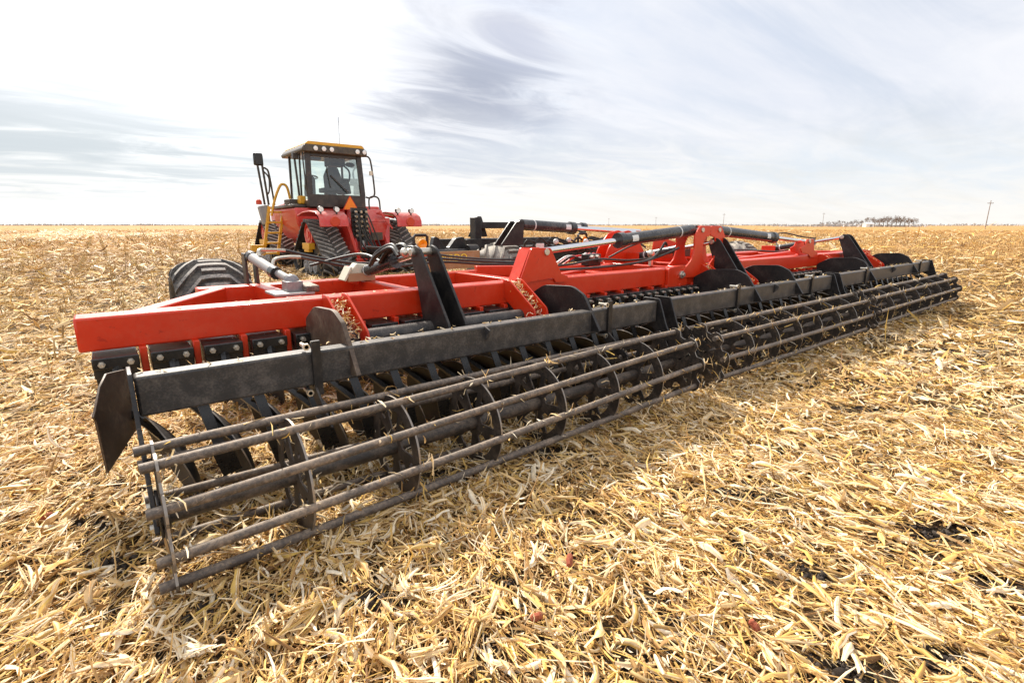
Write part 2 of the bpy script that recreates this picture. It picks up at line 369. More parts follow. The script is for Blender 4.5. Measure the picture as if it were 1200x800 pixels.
# ------------------------------------------------------------------ ground sheet
def ghash(x, y):
    return (0.022 * np.sin(1.7 * x + 0.6 * np.sin(1.1 * y)) * np.cos(1.3 * y + 0.8) + 0.012 * np.sin(4.1 * x + 1.3) * np.sin(3.7 * y + 2.0)
            + 0.007 * np.sin(9.3 * x + 3.1 * np.sin(2.3 * y)) * np.cos(8.1 * y))
def gz(x, y):
    fade = np.clip(1.0 - np.hypot(x, y) / 60.0, 0, 1)
    return ghash(x, y) * fade - 0.02
rad = np.concatenate([np.linspace(0.0, 14, 160)[1:], np.geomspace(14.3, 60, 70), np.geomspace(66, 9000, 46)])
na = 256; th = np.linspace(0, 2 * np.pi, na, endpoint=False)
gx = (rad[:, None] * np.cos(th)[None]).ravel(); gy = (rad[:, None] * np.sin(th)[None]).ravel()
gv_ = np.column_stack([gx, gy, gz(gx, gy)]); gv_ = np.vstack([gv_, [[0, 0, float(gz(np.array(0.), np.array(0.)))]]])
nr = len(rad); faces = []
for i in range(nr - 1):
    a = i * na
    faces += [(a + k, a + na + k, a + na + (k + 1) % na, a + (k + 1) % na) for k in range(na)]
faces += [(nr * na, k, (k + 1) % na) for k in range(na)]
me = bpy.data.meshes.new('ground'); me.from_pydata(gv_.tolist(), [], faces); me.materials.append(M['ground'])
for pl in me.polygons: pl.use_smooth = True
go = bpy.data.objects.new('ground', me); COL.objects.link(go)
tag(go, 'flat harvested corn field of dark soil reaching to the horizon', 'field', kind='structure')

# ------------------------------------------------------------------ straw pieces (vectorised)
def strips(n, cx, cy, cz, yaw, pitch, roll, L, Wd, bend, taper, tint, nl=4, nw=3, cup=0.3, name='corn_residue', material='straw'):
    """n strips of nl x nw vertices lying about; returns the mesh arrays"""
    u = np.linspace(-0.5, 0.5, nl); w = np.linspace(-0.5, 0.5, nw)
    U, Wv = np.meshgrid(u, w, indexing='ij'); U = U.ravel(); Wv = Wv.ravel()
    prof = 1 - taper[:, None] * (np.abs(U * 2) ** 1.6)[None]
    prof = prof * np.repeat(rng.uniform(0.65, 1.25, (n, nl)), nw, axis=1)
    tw = rng.normal(0, 1.1, n)[:, None] * U[None]
    lx = U[None] * L[:, None]; ly = Wv[None] * Wd[:, None] * prof
    lz = bend[:, None] * L[:, None] * (0.25 - (U ** 2)[None]) - cup * Wd[:, None] * (np.abs(Wv) * 2)[None] * prof
    lx = lx; sb = rng.normal(0, 0.38, n)[:, None]
    ly = ly + sb * L[:, None] * (U ** 2)[None]
    if nw > 3: lz = lz + rng.normal(0, 1, lz.shape) * Wd[:, None] * 0.10
    roll_ = roll[:, None] + tw; cr, sr = np.cos(roll_), np.sin(roll_); ly, lz = ly * cr - lz * sr, ly * sr + lz * cr
    cp, sp = np.cos(pitch)[:, None], np.sin(pitch)[:, None]; lx, lz = lx * cp - lz * sp, lx * sp + lz * cp
    cy_, sy_ = np.cos(yaw)[:, None], np.sin(yaw)[:, None]
    X = cx[:, None] + lx * cy_ - ly * sy_; Y = cy[:, None] + lx * sy_ + ly * cy_; Z = cz[:, None] + lz
    V = np.stack([X, Y, Z], -1).reshape(-1, 3)
    q0 = np.array([[i * nw + j, (i + 1) * nw + j, (i + 1) * nw + j + 1, i * nw + j + 1] for i in range(nl - 1) for j in range(nw - 1)])
    Fq = (q0[None] + (np.arange(n) * nl * nw)[:, None, None]).reshape(-1, 4)
    T = (tint[:, None, None] + np.where(nw > 3, 0.16, 0.07) * rng.normal(0, 1, (n, 1, nw - 1)) + np.zeros((n, nl - 1, 1))).reshape(-1).clip(0, 1)
    return V, Fq, T
def merge(parts):
    V, Fq, T, o = [], [], [], 0
    for v, f, t in parts:
        V.append(v); Fq.append(f + o); T.append(t); o += len(v)
    return np.vstack(V), np.vstack(Fq), np.concatenate(T)
def np_mesh(name, V, Fq, T, material, parent=None):
    me = bpy.data.meshes.new(name); me.vertices.add(len(V)); me.vertices.foreach_set('co', V.astype(np.float32).ravel())
    me.loops.add(Fq.size); me.loops.foreach_set('vertex_index', Fq.astype(np.int32).ravel())
    me.polygons.add(len(Fq)); me.polygons.foreach_set('loop_start', (np.arange(len(Fq)) * 4).astype(np.int32))
    me.polygons.foreach_set('use_smooth', np.ones(len(Fq), bool))
    a = me.attributes.new('tint', 'FLOAT', 'FACE'); a.data.foreach_set('value', T.astype(np.float32))
    me.update(calc_edges=True); me.materials.append(M[material])
    o = bpy.data.objects.new(name, me); COL.objects.link(o); WP[o] = Vector((0, 0, 0))
    if parent is not None: o.parent = parent; o.location = -WP[parent]
    return o
def clump(x, y):
    return (np.sin(2.3 * x + 1.7 * np.sin(1.9 * y)) * np.sin(2.9 * y + 1.3 * np.sin(2.1 * x) + 1.0) + 0.5 * np.sin(6.1 * x + 2 * y) * np.sin(5.3 * y - 2.7 * x)) / 1.5

# bare dark patches and ruts where the straw is thin: (x, y, rx, ry, angle)
def on_ground(px, py):
    dd = pix_dir(px, py); t = -CAM.z / dd.z; return CAM + dd * t
BARE = []
for (px, py, rx, ry) in ((140, 660, .10, .05), (105, 612, .13, .05), (60, 612, .06, .03), (235, 720, .05, .04), (435, 708, .10, .06), (880, 580, .16, .06), (1105, 625, .16, .08), (957, 672, .09, .06),
                         (1090, 408, 1.3, .10), (1140, 415, .8, .08), (1055, 398, .5, .08), (1000, 790, .10, .06), (1120, 770, .09, .05), (600, 690, .06, .04), (760, 540, .12, .05), (1010, 480, .3, .07), (905, 520, .2, .06), (860, 640, .08, .04), (1180, 690, .1, .05), (500, 560, .25, .12), (650, 530, .3, .1)):
    p_ = on_ground(px, py); BARE.append((p_.x, p_.y, rx, ry, math.atan2(-rt.x, rt.y) + R(90) - R(8)))
def bare(x, y):
    m = np.zeros_like(x)
    for bx, by, rx, ry, a in BARE:
        dx, dy = x - bx, y - by; e = ((dx * math.cos(a) + dy * math.sin(a)) / (rx * 1.0)) ** 2 + ((-dx * math.sin(a) + dy * math.cos(a)) / (ry * 1.0)) ** 2 + 0.5 * clump(x * 5, y * 5)
        m = np.maximum(m, np.clip(1.6 - e, 0, 1))
    return m
CA = YAW
def ring(r0, r1, dens, half=math.radians(72)):
    n = int(half * (r1 * r1 - r0 * r0) * dens); r = np.sqrt(rng.uniform(r0 * r0, r1 * r1, n)); a = CA + rng.uniform(-half, half, n)
    return CAM.x + r * np.cos(a), CAM.y + r * np.sin(a), r
parts = []
def litter_ring(r0, r1, dens, size, lift, nl, nw, hi_amt=1.0):
    x, y, r = ring(r0, r1, dens)
    cl = clump(x, y); keep = (rng.random(len(x)) > bare(x, y) * 0.90) & (rng.random(len(x)) < 0.80 + 0.35 * cl)
    x, y, cl, r_keep = x[keep], y[keep], cl[keep], r[keep]; n = len(x)
    kind = rng.random(n); husk = kind > (0.93 if r0 < 6 else 0.97)
    L = rng.lognormal(math.log(0.062), 0.62, n).clip(0.012, 0.34) * size
    Wd = (rng.lognormal(math.log(0.0058), 0.55, n).clip(0.0018, 0.018) * size).clip(None, 0.45 * L)
    yaw = rng.uniform(0, 2 * np.pi, n); al = rng.random(n) < 0.5
    yaw[al] = R(58) + rng.normal(0, 0.5, al.sum()) + 0.5 * np.sin(0.7 * x[al])
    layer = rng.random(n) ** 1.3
    zz = gz(x, y) + 0.003 + layer * lift * (0.75 + 0.5 * cl)
    pitch = rng.normal(0, 0.20, n); st = rng.random(n) < 0.08; pitch[st] = rng.normal(0, 0.6, st.sum())
    zz = zz + np.abs(np.sin(pitch)) * L * 0.35
    roll = rng.normal(0, 0.55, n); bend = rng.normal(0.04, 0.26, n); taper = rng.uniform(0.0, 0.9, n) ** 0.7
    tint = np.clip(0.19 + 0.51 * layer + rng.normal(0, 0.20 if r0 < 8 else 0.12, n) - 0.20 * np.clip((r_keep - 6) / 20, 0, 1), 0, 1)  # lower pieces get darker tints, so the shade of the gaps is in the colour
    k = ~husk
    parts.append(strips(k.sum(), *[q_[k] for q_ in (x, y, zz, yaw, pitch, roll, L, Wd, bend, taper, tint)], nl, nw))
    m = husk.sum(); L = rng.uniform(0.05, 0.17, m) * size; Wd = L * rng.uniform(0.10, 0.24, m)
    big_ = nl >= 4
    parts.append(strips(m, x[husk], y[husk], zz[husk] + 0.006, yaw[husk], pitch[husk], rng.normal(0, .5, m), L, Wd, rng.normal(0.1, 0.35, m), rng.uniform(0.15, 0.75, m), np.clip(rng.normal(0.74, 0.16, m), 0, 1),
                        6 if big_ else 3, 6 if big_ else 3, 0.45))
litter_ring(0.35, 2.6, 6200, 1.0, 0.040, 4, 3)
litter_ring(2.6, 5.0, 3600, 1.1, 0.045, 4, 3)
litter_ring(5.0, 9.0, 1300, 1.45, 0.055, 3, 2)
litter_ring(9.0, 16, 420, 2.1, 0.07, 3, 2)
litter_ring(16, 30, 120, 3.2, 0.09, 3, 2)
litter_ring(30, 75, 16, 5.5, 0.14, 3, 2)
litter_ring(75, 180, 1.6, 9.5, 0.2, 3, 2)
# fans of husk: several long pale leaves from one butt
fx, fy, fr = ring(0.5, 9, 13.0)
for i in range(len(fx)):
    k = random.randint(6, 16); a0 = random.uniform(0, 6.28); Ln = random.uniform(0.08, 0.24); sp0 = random.uniform(0.08, 0.30); bright = random.uniform(.55, .92)
    yaw = a0 + rng.normal(0, sp0, k); L = Ln * rng.uniform(0.55, 1.1, k)
    x = fx[i] + np.cos(yaw) * L * 0.5; y = fy[i] + np.sin(yaw) * L * 0.5
    parts.append(strips(k, x, y, gz(x, y) + 0.040 + rng.random(k) * 0.022, yaw, rng.normal(0.05, 0.14, k), rng.normal(0, 0.5, k), L, rng.uniform(0.004, 0.015, k), rng.normal(0.10, 0.14, k),
                        rng.uniform(0.4, 0.95, k), np.clip(rng.normal(bright, 0.10, k), 0, 1), 5, 3))
V, Fq, T = merge(parts)
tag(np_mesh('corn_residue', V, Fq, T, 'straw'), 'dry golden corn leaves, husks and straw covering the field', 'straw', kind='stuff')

# cut stalk pieces and standing stubble
def sticks(base, tip, r, tint, n=5):
    k = len(base); ax = tip - base; ax /= np.linalg.norm(ax, axis=1)[:, None]
    ref = np.where(np.abs(ax[:, 2:3]) < 0.9, np.array([[0, 0, 1.0]]), np.array([[1.0, 0, 0]])); sd = np.cross(ax, ref); sd /= np.linalg.norm(sd, axis=1)[:, None]; u = np.cross(sd, ax)
    t = np.arange(n) * 2 * np.pi / n
    ringv = np.cos(t)[None, :, None] * sd[:, None] + np.sin(t)[None, :, None] * u[:, None]
    V = np.concatenate([base[:, None] + ringv * r[:, None, None], tip[:, None] + ringv * (r * 0.85)[:, None, None]], 1).reshape(-1, 3)
    q0 = np.array([[i, (i + 1) % n, n + (i + 1) % n, n + i] for i in range(n)])
    if n >= 4: q0 = np.vstack([q0, [[n, n + 1, n + 2, n + 3]]])
    Fq = (q0[None] + (np.arange(k) * 2 * n)[:, None, None]).reshape(-1, 4)
    return V, Fq, np.repeat(tint, len(q0))
sp = []
x, y, r = ring(0.5, 9, 7); n = len(x); L = rng.uniform(0.04, 0.15, n); a = rng.uniform(0, 6.28, n); zz = gz(x, y) + rng.uniform(0.01, 0.05, n)
dv = np.stack([np.cos(a), np.sin(a), rng.normal(0, 0.15, n)], -1) * L[:, None]; b0 = np.stack([x, y, zz], -1)
sp.append(sticks(b0 - dv / 2, b0 + dv / 2, rng.uniform(0.004, 0.009, n), rng.uniform(0.2, 0.8, n), 6))
def stub_field(r0, r1, keepf, hs, rs):
    xs = np.arange(-95, 95, 0.76)
    for xr in xs:
        ys = np.arange(-40, 95, 0.19 if r1 < 20 else 0.3 if r1 < 45 else 0.55); ys = ys + rng.uniform(-0.07, 0.07, len(ys)); xx = xr + rng.normal(0, 0.035, len(ys)) + 0.1
        dx, dy = xx - CAM.x, ys - CAM.y; rr = np.hypot(dx, dy); an = (np.arctan2(dy, dx) - CA + np.pi) % (2 * np.pi) - np.pi
        worked = (xx > -0.9) & (xx < 12.6) & (ys < 3.2) | (ys < 1.0 + 0.9 * np.sin(xx * 0.4)) & (xx > -4)
        tyre = (np.abs(xx - 0.85) < 0.45) & (ys < 4.4) | (xx > 4.3) & (xx < 7.8) & (ys > 4) & (ys < 21)
        k = (rr > r0) & (rr < r1) & (np.abs(an) < R(72)) & ~worked & ~tyre & (rng.random(len(ys)) < keepf)
        if not k.any(): continue
        xx, ys = xx[k], ys[k]; n = len(xx); h = rng.uniform(0.07, 0.27, n) * hs
        b0 = np.stack([xx, ys, gz(xx, ys) - 0.01], -1); lean = rng.normal(0, 0.16, (n, 2)) * h[:, None]
        sp.append(sticks(b0, b0 + np.stack([lean[:, 0], lean[:, 1], h], -1), rng.uniform(0.008, 0.014, n) * rs, np.clip(rng.normal(0.5, 0.28, n), 0, 1), 4))
stub_field(2.0, 20, 0.75, 1.0, 1.0)
stub_field(20, 45, 0.9, 1.05, 1.5)
stub_field(45, 95, 0.9, 1.1, 2.6)
V, Fq, T = merge(sp)
tag(np_mesh('corn_stubble', V, Fq, T, 'stub'), 'standing rows of cut corn stalks and broken stalk pieces', 'stubble', kind='stuff')

# crumbs of dark soil on the bare patches
M['clod'] = surf('dark_soil_crumb', (0.050, 0.037, 0.028), 0.95, dust=(0.10, 0.075, 0.055), amt=0.5, scale=30, top=0.2, bump=0.6)
cb = []
for bx, by, rx, ry, a in BARE:
    n = int(60 + 9000 * rx * ry); n = min(n, 900); u_, v_ = rng.normal(0, .55, n) * rx * 1.2, rng.normal(0, .55, n) * ry * 1.2
    x = bx + u_ * math.cos(a) - v_ * math.sin(a); y = by + u_ * math.sin(a) + v_ * math.cos(a)
    sz = rng.lognormal(math.log(.005), .6, n).clip(.002, .022); dv = rng.normal(0, 1, (n, 3)); dv /= np.linalg.norm(dv, axis=1)[:, None]
    c0 = np.stack([x, y, gz(x, y) + sz * .5], -1); cb.append(sticks(c0 - dv * sz[:, None] * .7, c0 + dv * sz[:, None] * .7, sz, np.zeros(n), 6))
V, Fq, T = merge(cb)
V = V + rng.normal(0, .0012, V.shape)
tag(np_mesh('soil_crumbs', V, Fq, T, 'clod'), 'dark crumbs of bare soil between the straw', 'soil', kind='stuff')

# pale windrow of straw in the left field
wp = []
for (px, py, s_) in ((60, 279, 1.0), (75, 277, 1.2), (92, 276, 1.2), (110, 277, 1.0), (25, 284, 0.6), (50, 281, 0.8), (190, 277, .6), (160, 278, .5)):
    c = on_ground(px, py); n = 700; x = c.x + rng.normal(0, 2.2, n) * s_; y = c.y + rng.normal(0, 1.6, n) * s_
    wp.append(strips(n, x, y, rng.random(n) * 0.85 * s_ * np.exp(-((x - c.x) ** 2 + (y - c.y) ** 2) / 8), rng.uniform(0, 6.28, n), rng.normal(0, .3, n), rng.normal(0, .4, n), rng.uniform(0.5, 1.2, n), rng.uniform(.05, .14, n), rng.normal(0, .2, n),
                     rng.uniform(.2, .8, n), np.clip(rng.normal(.88, .08, n), 0, 1), 3, 2))
V, Fq, T = merge(wp); tag(np_mesh('straw_windrow', V, Fq, T, 'straw'), 'pale heap of loose straw lying in the far left field', 'straw', kind='stuff')

exec_parts = True
# ------------------------------------------------------------------ DISC HARROW
H = thing('disc_harrow', (5.8, 1.3, 0), 'wide red and black disc harrow with open bar rollers, folded flat on the stubble', 'farm implement')
def b(name, mb, m, parent=None, **kw): return mb.build(name, M[m], parent or H, **kw)

YB0, YB1, ZB0, ZB1 = 1.20, 1.39, 0.735, 0.920
b('rear_beam', MB().box(-0.245, 5.02, YB0, YB1, ZB0, ZB1), 'red', bevel=0.012)
b('rear_beam', MB().box(6.52, 11.35, YB0, YB1, ZB0 + 0.02, ZB1 + 0.02), 'red', bevel=0.012)
b('centre_beam', MB().box(5.22, 6.32, YB0 + 0.003, YB1, 0.70, 0.93), 'red', bevel=0.012)
YF0, YF1 = 2.56, 2.74
b('front_beam', MB().box(0.50, 5.02, YF0, YF1, 0.715, 0.892), 'red', bevel=0.010)
b('front_beam', MB().box(6.52, 11.05, YF0, YF1, 0.735, 0.912), 'red', bevel=0.010)
b('centre_beam', MB().box(5.06, 6.48, YF0, YF1, 0.70, 0.90), 'red', bevel=0.010)
b('corner_brace', MB().beam((0.02, 1.36, 0.835), (0.66, 2.60, 0.812), 0.11, 0.15), 'red', bevel=0.008)
b('corner_brace', MB().beam((11.1, 1.36, 0.855), (10.7, 2.60, 0.832), 0.11, 0.15), 'red', bevel=0.008)
for xx in (0.98, 1.86, 3.02, 4.25, 7.3, 8.5, 9.8, 10.6):
    b('cross_member', MB().box(xx - 0.055, xx + 0.055, YB1 - 0.004, YF0 + 0.004, 0.745, 0.895), 'red', bevel=0.008)
for xx in (5.45, 6.1):
    b('cross_member', MB().box(xx - 0.06, xx + 0.06, YB1 - 0.004, YF0 + 0.004, 0.735, 0.897), 'red', bevel=0.008)
b('sloping_member', MB().beam((4.9, 2.0, 0.86), (3.2, 2.5, 0.90), 0.09, 0.11), 'red', bevel=0.007)
b('sloping_member', MB().beam((3.3, 1.5, 0.85), (5.0, 2.1, 0.88), 0.08, 0.10), 'red', bevel=0.007)
b('sloping_member', MB().beam((6.6, 1.9, 0.88), (8.3, 2.4, 0.93), 0.09, 0.11), 'red', bevel=0.007)
b('sloping_member', MB().beam((6.7, 1.55, 0.88), (9.4, 1.75, 0.92), 0.08, 0.10), 'red', bevel=0.007)
# end stub of the right wing, dropping
b('wing_end', MB().plate(fillet([(11.35, 0.94), (10.55, 1.0), (10.50, 0.93), (11.2, 0.755), (11.40, 0.755)], 0.03), 'y', YB0 - 0.012, YB0 - 0.002), 'red', bevel=0.003)

# hinges of the wings
for xx, sx in ((5.12, 1), (6.42, -1)):
    hb = b('hinge_block', MB().plate(fillet([(xx - 0.20, 0.705), (xx + 0.17, 0.705), (xx + 0.17, 0.90), (xx + 0.10, 0.955), (xx - 0.20, 0.93)], 0.04), 'y', 1.155, 1.198), 'red', bevel=0.006)
    b('hinge_pin', MB().cyl((xx + 0.03 * sx, 1.156, 0.845), (xx + 0.03 * sx, 1.125, 0.845), 0.042, 20).cyl((xx + 0.03 * sx, 1.125, 0.845), (xx + 0.03 * sx, 1.10, 0.845), 0.024, 6), 'zinc', hb, bevel=0.004)
# wing fold brackets with pin holes
def fold_bracket(x0, pts, y0):
    o = b('fold_bracket', MB().plate(fillet(pts, 0.02), 'y', y0, y0 + 0.018).plate(fillet([(p_[0], p_[1]) for p_ in pts], 0.02), 'y', y0 + 0.15, y0 + 0.168), 'red', bevel=0.004)
    return o
f1 = fold_bracket(0, [(2.74, 0.86), (2.90, 1.205), (3.13, 1.20), (3.27, 0.955), (3.36, 0.93), (3.34, 0.88), (3.20, 0.88), (3.17, 0.925), (2.86, 0.905)], 1.18)
b('bracket_web', MB().beam((2.745, 1.27, 0.875), (2.90, 1.27, 1.195), 0.135, 0.012, (1, 0, -0.4)), 'red', f1)
b('pin', MB().cyl((3.075, 1.165, 1.165), (3.075, 1.36, 1.165), 0.030, 16), 'zinc', f1, bevel=0.003)
f2 = fold_bracket(0, [(8.70, 0.90), (8.60, 0.955), (8.36, 0.99), (8.30, 1.06), (8.44, 1.09), (8.50, 1.19), (8.74, 1.19), (8.80, 1.02), (8.95, 0.97), (8.95, 0.90)], 1.18)
b('pin', MB().cyl((8.58, 1.165, 1.155), (8.58, 1.36, 1.155), 0.030, 16), 'zinc', f2, bevel=0.003)

# centre mast: two bowed legs and a bridge
def bow(sx, y0, y1):
    c = 5.70
    pts = [(-0.62, 0.80), (-0.50, 0.90), (-0.36, 1.00), (-0.315, 1.12), (-0.335, 1.27), (-0.23, 1.395), (0.0, 1.395), (0.0, 1.275), (-0.10, 1.262), (-0.15, 1.17), (-0.13, 1.02), (-0.02, 0.93), (-0.02, 0.80)]
    return MB().plate([(c + sx * u_, v_) for u_, v_ in fillet(pts, 0.035, 3)], 'y', y0, y1)
ms_ = b('mast', MB(), 'red') if False else None
mm = MB()
for yy in (1.145, 1.385):
    for sx in (1, -1):
        q_ = bow(sx, yy, yy + 0.02); mm.add(q_.v, q_.f)
mast = b('mast', mm, 'red', bevel=0.004)
b('mast_cap', MB().box(5.52, 5.88, 1.168, 1.382, 1.30, 1.392), 'red', mast, bevel=0.01)
b('pin', MB().cyl((5.515, 1.13, 1.345), (5.515, 1.42, 1.345), 0.028, 16), 'zinc', mast, bevel=0.003)
b('pin', MB().cyl((5.885, 1.13, 1.345), (5.885, 1.42, 1.345), 0.028, 16), 'zinc', mast, bevel=0.003)

def ram(base, rod_end, frac, r=0.062, rr=0.028, mname='cyl', parent=None, sticker=True, name='hydraulic_cylinder'):
    base, rod_end = Vector(base), Vector(rod_end); t = (rod_end - base).normalized(); k = base.lerp(rod_end, frac)
    body = MB().tube([base + t * 0.03, base + t * 0.035, k - t * 0.09, k - t * 0.085, k], [r * 0.7, r, r, r * 1.22, r * 1.22], 24)
    o = b(name, body, mname, parent, smooth=40)
    b('cylinder_eye', MB().cyl(base + Vector((0, -0.05, 0)), base + Vector((0, 0.05, 0)), r * 0.85, 18), mname, o, bevel=0.004)
    b('rod', MB().cyl(k - t * 0.02, rod_end, rr, 18), 'chrome', o)
    b('band', MB().cyl(base.lerp(k, 0.22), base.lerp(k, 0.22) + t * 0.02, r * 1.04, 24), 'band', o)
    if sticker:
        m_ = base.lerp(k, 0.84); n_ = Vector((0, -1, 0)) - t * (-t.y); sd = t.cross(Vector((0, -1, 0))).normalized()
        mb = MB(); vs = []; fs = []
        for i in range(5):
            a_ = R(-28 + 14 * i + 8); nn = (Vector((0, -1, 0)) * math.cos(a_) - sd * math.sin(a_) * (1 if sd.z < 0 else -1))
            for e_ in (-0.05, 0.05): vs.append(m_ + t * e_ + nn * (r + 0.002))
        mb.add(vs, [(2 * i, 2 * i + 1, 2 * i + 3, 2 * i + 2) for i in range(4)]); b('sticker', mb, 'white', o)
    return o
ram((5.515, 1.27, 1.345), (3.075, 1.27, 1.165), 0.56, 0.066, 0.030)
ram((5.885, 1.27, 1.345), (8.58, 1.27, 1.155), 0.63, 0.066, 0.028)
# front fold cylinders on their posts and the front mast
ram((4.20, 2.95, 1.41), (6.55, 2.95, 1.29), 0.42, 0.070, 0.030, 'cylgrey' if False else 'cyl')
ram((5.05, 3.75, 1.41), (7.7, 3.75, 1.30), 0.45, 0.066, 0.030)
fp = [(5.36, 0.90), (5.46, 1.10), (5.65, 1.29), (5.88, 1.335), (6.05, 1.25), (6.36, 0.88)]
fm = b('front_mast', MB().plate(fillet(fp, 0.05), 'y', 2.52, 2.54).plate(fillet([(u_ + .04, v_) for u_, v_ in fp], 0.05), 'y', 2.74, 2.76), 'red', bevel=0.004)
b('mast_web', MB().beam((6.03, 2.64, 1.24), (6.33, 2.64, 0.90), 0.19, 0.03), 'red', fm, bevel=0.004)
b('pin', MB().cyl((5.9, 2.5, 1.22), (5.9, 2.78, 1.22), 0.032, 16), 'zinc', fm)
b('front_bracket', MB().plate(fillet([(6.40, 0.9), (6.45, 1.20), (6.66, 1.22), (7.3, 1.07), (8.0, 0.90)], 0.04), 'y', 2.5, 2.52), 'red', bevel=0.004)

# toolbars, guards, clamps, roller arms per section
SEC = [(-0.055, 3.70), (3.86, 7.50), (7.68, 12.02)]
RZ = 0.262                     # height of the roller axis
def ry(x): return 0.03 + 0.11 * np.clip(x / 3.5, 0, 1)   # the left roller trails slightly at its outer end
RY = 0.14
GUARD = fillet([(1.14, 0.58), (1.15, 0.80), (0.96, 0.905), (0.62, 0.925), (0.49, 0.868), (0.31, 0.605), (0.50, 0.57), (0.60, 0.66), (0.90, 0.60)], [0.03, 0.04, 0.05, 0.05, 0.03, 0.005, 0.01, 0.03, 0.03], 5)
ARM = fillet([(0.56, 0.775), (0.385, 0.775), (0.30, 0.55), (0.09, 0.20), (0.19, 0.175), (0.42, 0.50), (0.56, 0.56)], 0.025, 4)
RR = 0.272
YT0, YT1, ZT0, ZT1 = 0.40, 0.505, 0.568, 0.752
gu = []
XG = [(0.93, 2.86), (5.42, 6.42), (8.90, 10.98)]
XLIFT = [(1.76, 1.90), (5.84, 6.00), (9.90, 10.06)]
for si, (x0, x1) in enumerate(SEC):
    b('toolbar', MB().box(x0 + 0.012, x1 - 0.012, YT0, YT1, ZT0, ZT1), 'bar', bevel=0.012)
    for xx in (x0, x1):
        b('roller_arm', MB().plate([(p_[0] - (0.11 if xx < 0 and p_[1] < .54 else 0) * (1 - max(0, p_[1] - .3) / .5), p_[1]) for p_ in ARM], 'x', xx - 0.009, xx + 0.009), 'black', bevel=0.003)
    a = b('bearing_housing', MB().cyl((x0 + 0.012, ry(x0), RZ), (x0 + 0.05, ry(x0), RZ), 0.06, 16).box(x0 + 0.010, x0 + 0.022, ry(x0) - .06, ry(x0) + 0.09, 0.19, 0.34), 'blackclean', bevel=0.004)
    b('bearing_housing', MB().cyl((x1 - 0.05, RY, RZ), (x1 - 0.012, RY, RZ), 0.06, 16).box(x1 - 0.022, x1 - 0.010, RY - .06, RY + 0.09, 0.19, 0.34), 'blackclean', bevel=0.004)
    for yy, z_ in ((ry(x0) + .03, 0.30), (ry(x0) + .01, 0.215)):
        b('bolt', MB().cyl((x0 - 0.022, yy, z_), (x0 - 0.009, yy, z_), 0.013, 6), 'zinc', a)
    for xx in XG[si]:
        b('side_plate', MB().plate(GUARD, 'x', xx - 0.013, xx + 0.013), 'black' if si or xx > 2 else 'rust', bevel=0.004)
    gx_ = [(XG[si][0] + XG[si][1]) / 2 - 0.06]
    for xx in gx_:
        b('gusset', MB().plate([(YT0 - 0.001, ZT1 + 0.004), (YT0 - 0.055, ZT1 - 0.02), (YT0 - 0.045, ZT1 - 0.06), (YT0 - 0.001, ZT1 - 0.10)], 'x', xx - 0.006, xx + 0.006), 'bar', bevel=0.002)
    xl, xr_ = XG[si]
    b('rocker_tube', MB().cyl((xl, 0.98, 0.655), (xr_, 0.98, 0.655), 0.062, 24), 'bar')
    b('cover_plate', MB().box(xl + 0.02, xr_ - 0.02, 0.60, 0.90, 0.640, 0.652), 'blackclean', bevel=0.003)
    # lift mast of two plates
    LP = fillet([(1.25, 1.19), (1.19, 1.262), (1.10, 1.235), (0.72, 0.72), (0.71, 0.61), (1.06, 0.59), (1.15, 0.95)], [0.05, 0.06, 0.06, 0.03, 0.06, 0.06, 0.1], 6)
    for xx in XLIFT[si]:
        b('lift_plate', MB().plate(LP, 'x', xx - 0.010, xx + 0.010), 'black', bevel=0.004)
    xc = sum(XLIFT[si]) / 2
    b('lift_web', MB().beam((xc, 1.17, 1.05), (xc, 0.97, 0.66), XLIFT[si][1] - XLIFT[si][0] - 0.022, 0.012, (0, 1, 0.3)), 'blackclean')
    b('pin', MB().cyl((XLIFT[si][0] - 0.04, 1.19, 1.205), (XLIFT[si][1] + 0.04, 1.19, 1.205), 0.030, 16), 'zinc', bevel=0.003)
    c = ram((xc, 2.42, 0.96), (xc, 1.19, 1.205), 0.62, 0.050, 0.024, 'cyl', sticker=False, name='lift_cylinder')
    [b('anchor', MB().box(xc + q_, xc + q_ + 0.02, 2.3, 2.56, 0.86, 1.02), 'red', bevel=0.003) for q_ in (-0.09, 0.07)]
    # red hanger shackles under the rear beam, in pairs
    SH = fillet([(1.215, 0.945), (1.125, 0.945), (0.80, 0.735), (0.78, 0.665), (0.86, 0.650), (0.99, 0.655), (1.215, 0.80)], 0.02, 3)
    for xx in ((1.13, 2.68) if si == 0 else (xl + 0.2, xr_ - 0.2)):
        sk_ = b('shackle', MB().plate(SH, 'x', xx - 0.075, xx - 0.060).box(xx - 0.061, xx + 0.061, 0.79, 0.86, 0.652, 0.665), 'red', bevel=0.003); b('shackle_cheek', MB().plate(SH, 'x', xx + 0.060, xx + 0.075), 'red', sk_, bevel=0.003)
# clamps with bolts on the toolbars
for xx in (0.735, 3.05, 5.05, 6.84, 8.70, 11.35):
    o = b('clamp', MB().beam((xx, YT0 - 0.012, ZT1 + 0.06), (xx, YT0 - 0.012, ZT0 - 0.05), 0.045, 0.020, (0, 1, 0)).plate(fillet([(YT0 - 0.02, ZT0 - 0.004), (YT1 + .02, ZT0 - 0.004), (0.28, 0.40), (0.16, 0.40)], 0.02), 'x', xx - 0.022, xx - 0.010), 'black', bevel=0.003)
    for z_ in (ZT1 + 0.035, ZT0 - 0.03): b('bolt', MB().cyl((xx - 0.05, YT0 - 0.03, z_), (xx - 0.05, YT0 + 0.06, z_), 0.011, 8).cyl((xx - 0.05, YT0 - 0.03, z_), (xx - 0.05, YT0 - 0.012, z_), 0.019, 6), 'zinc', o)
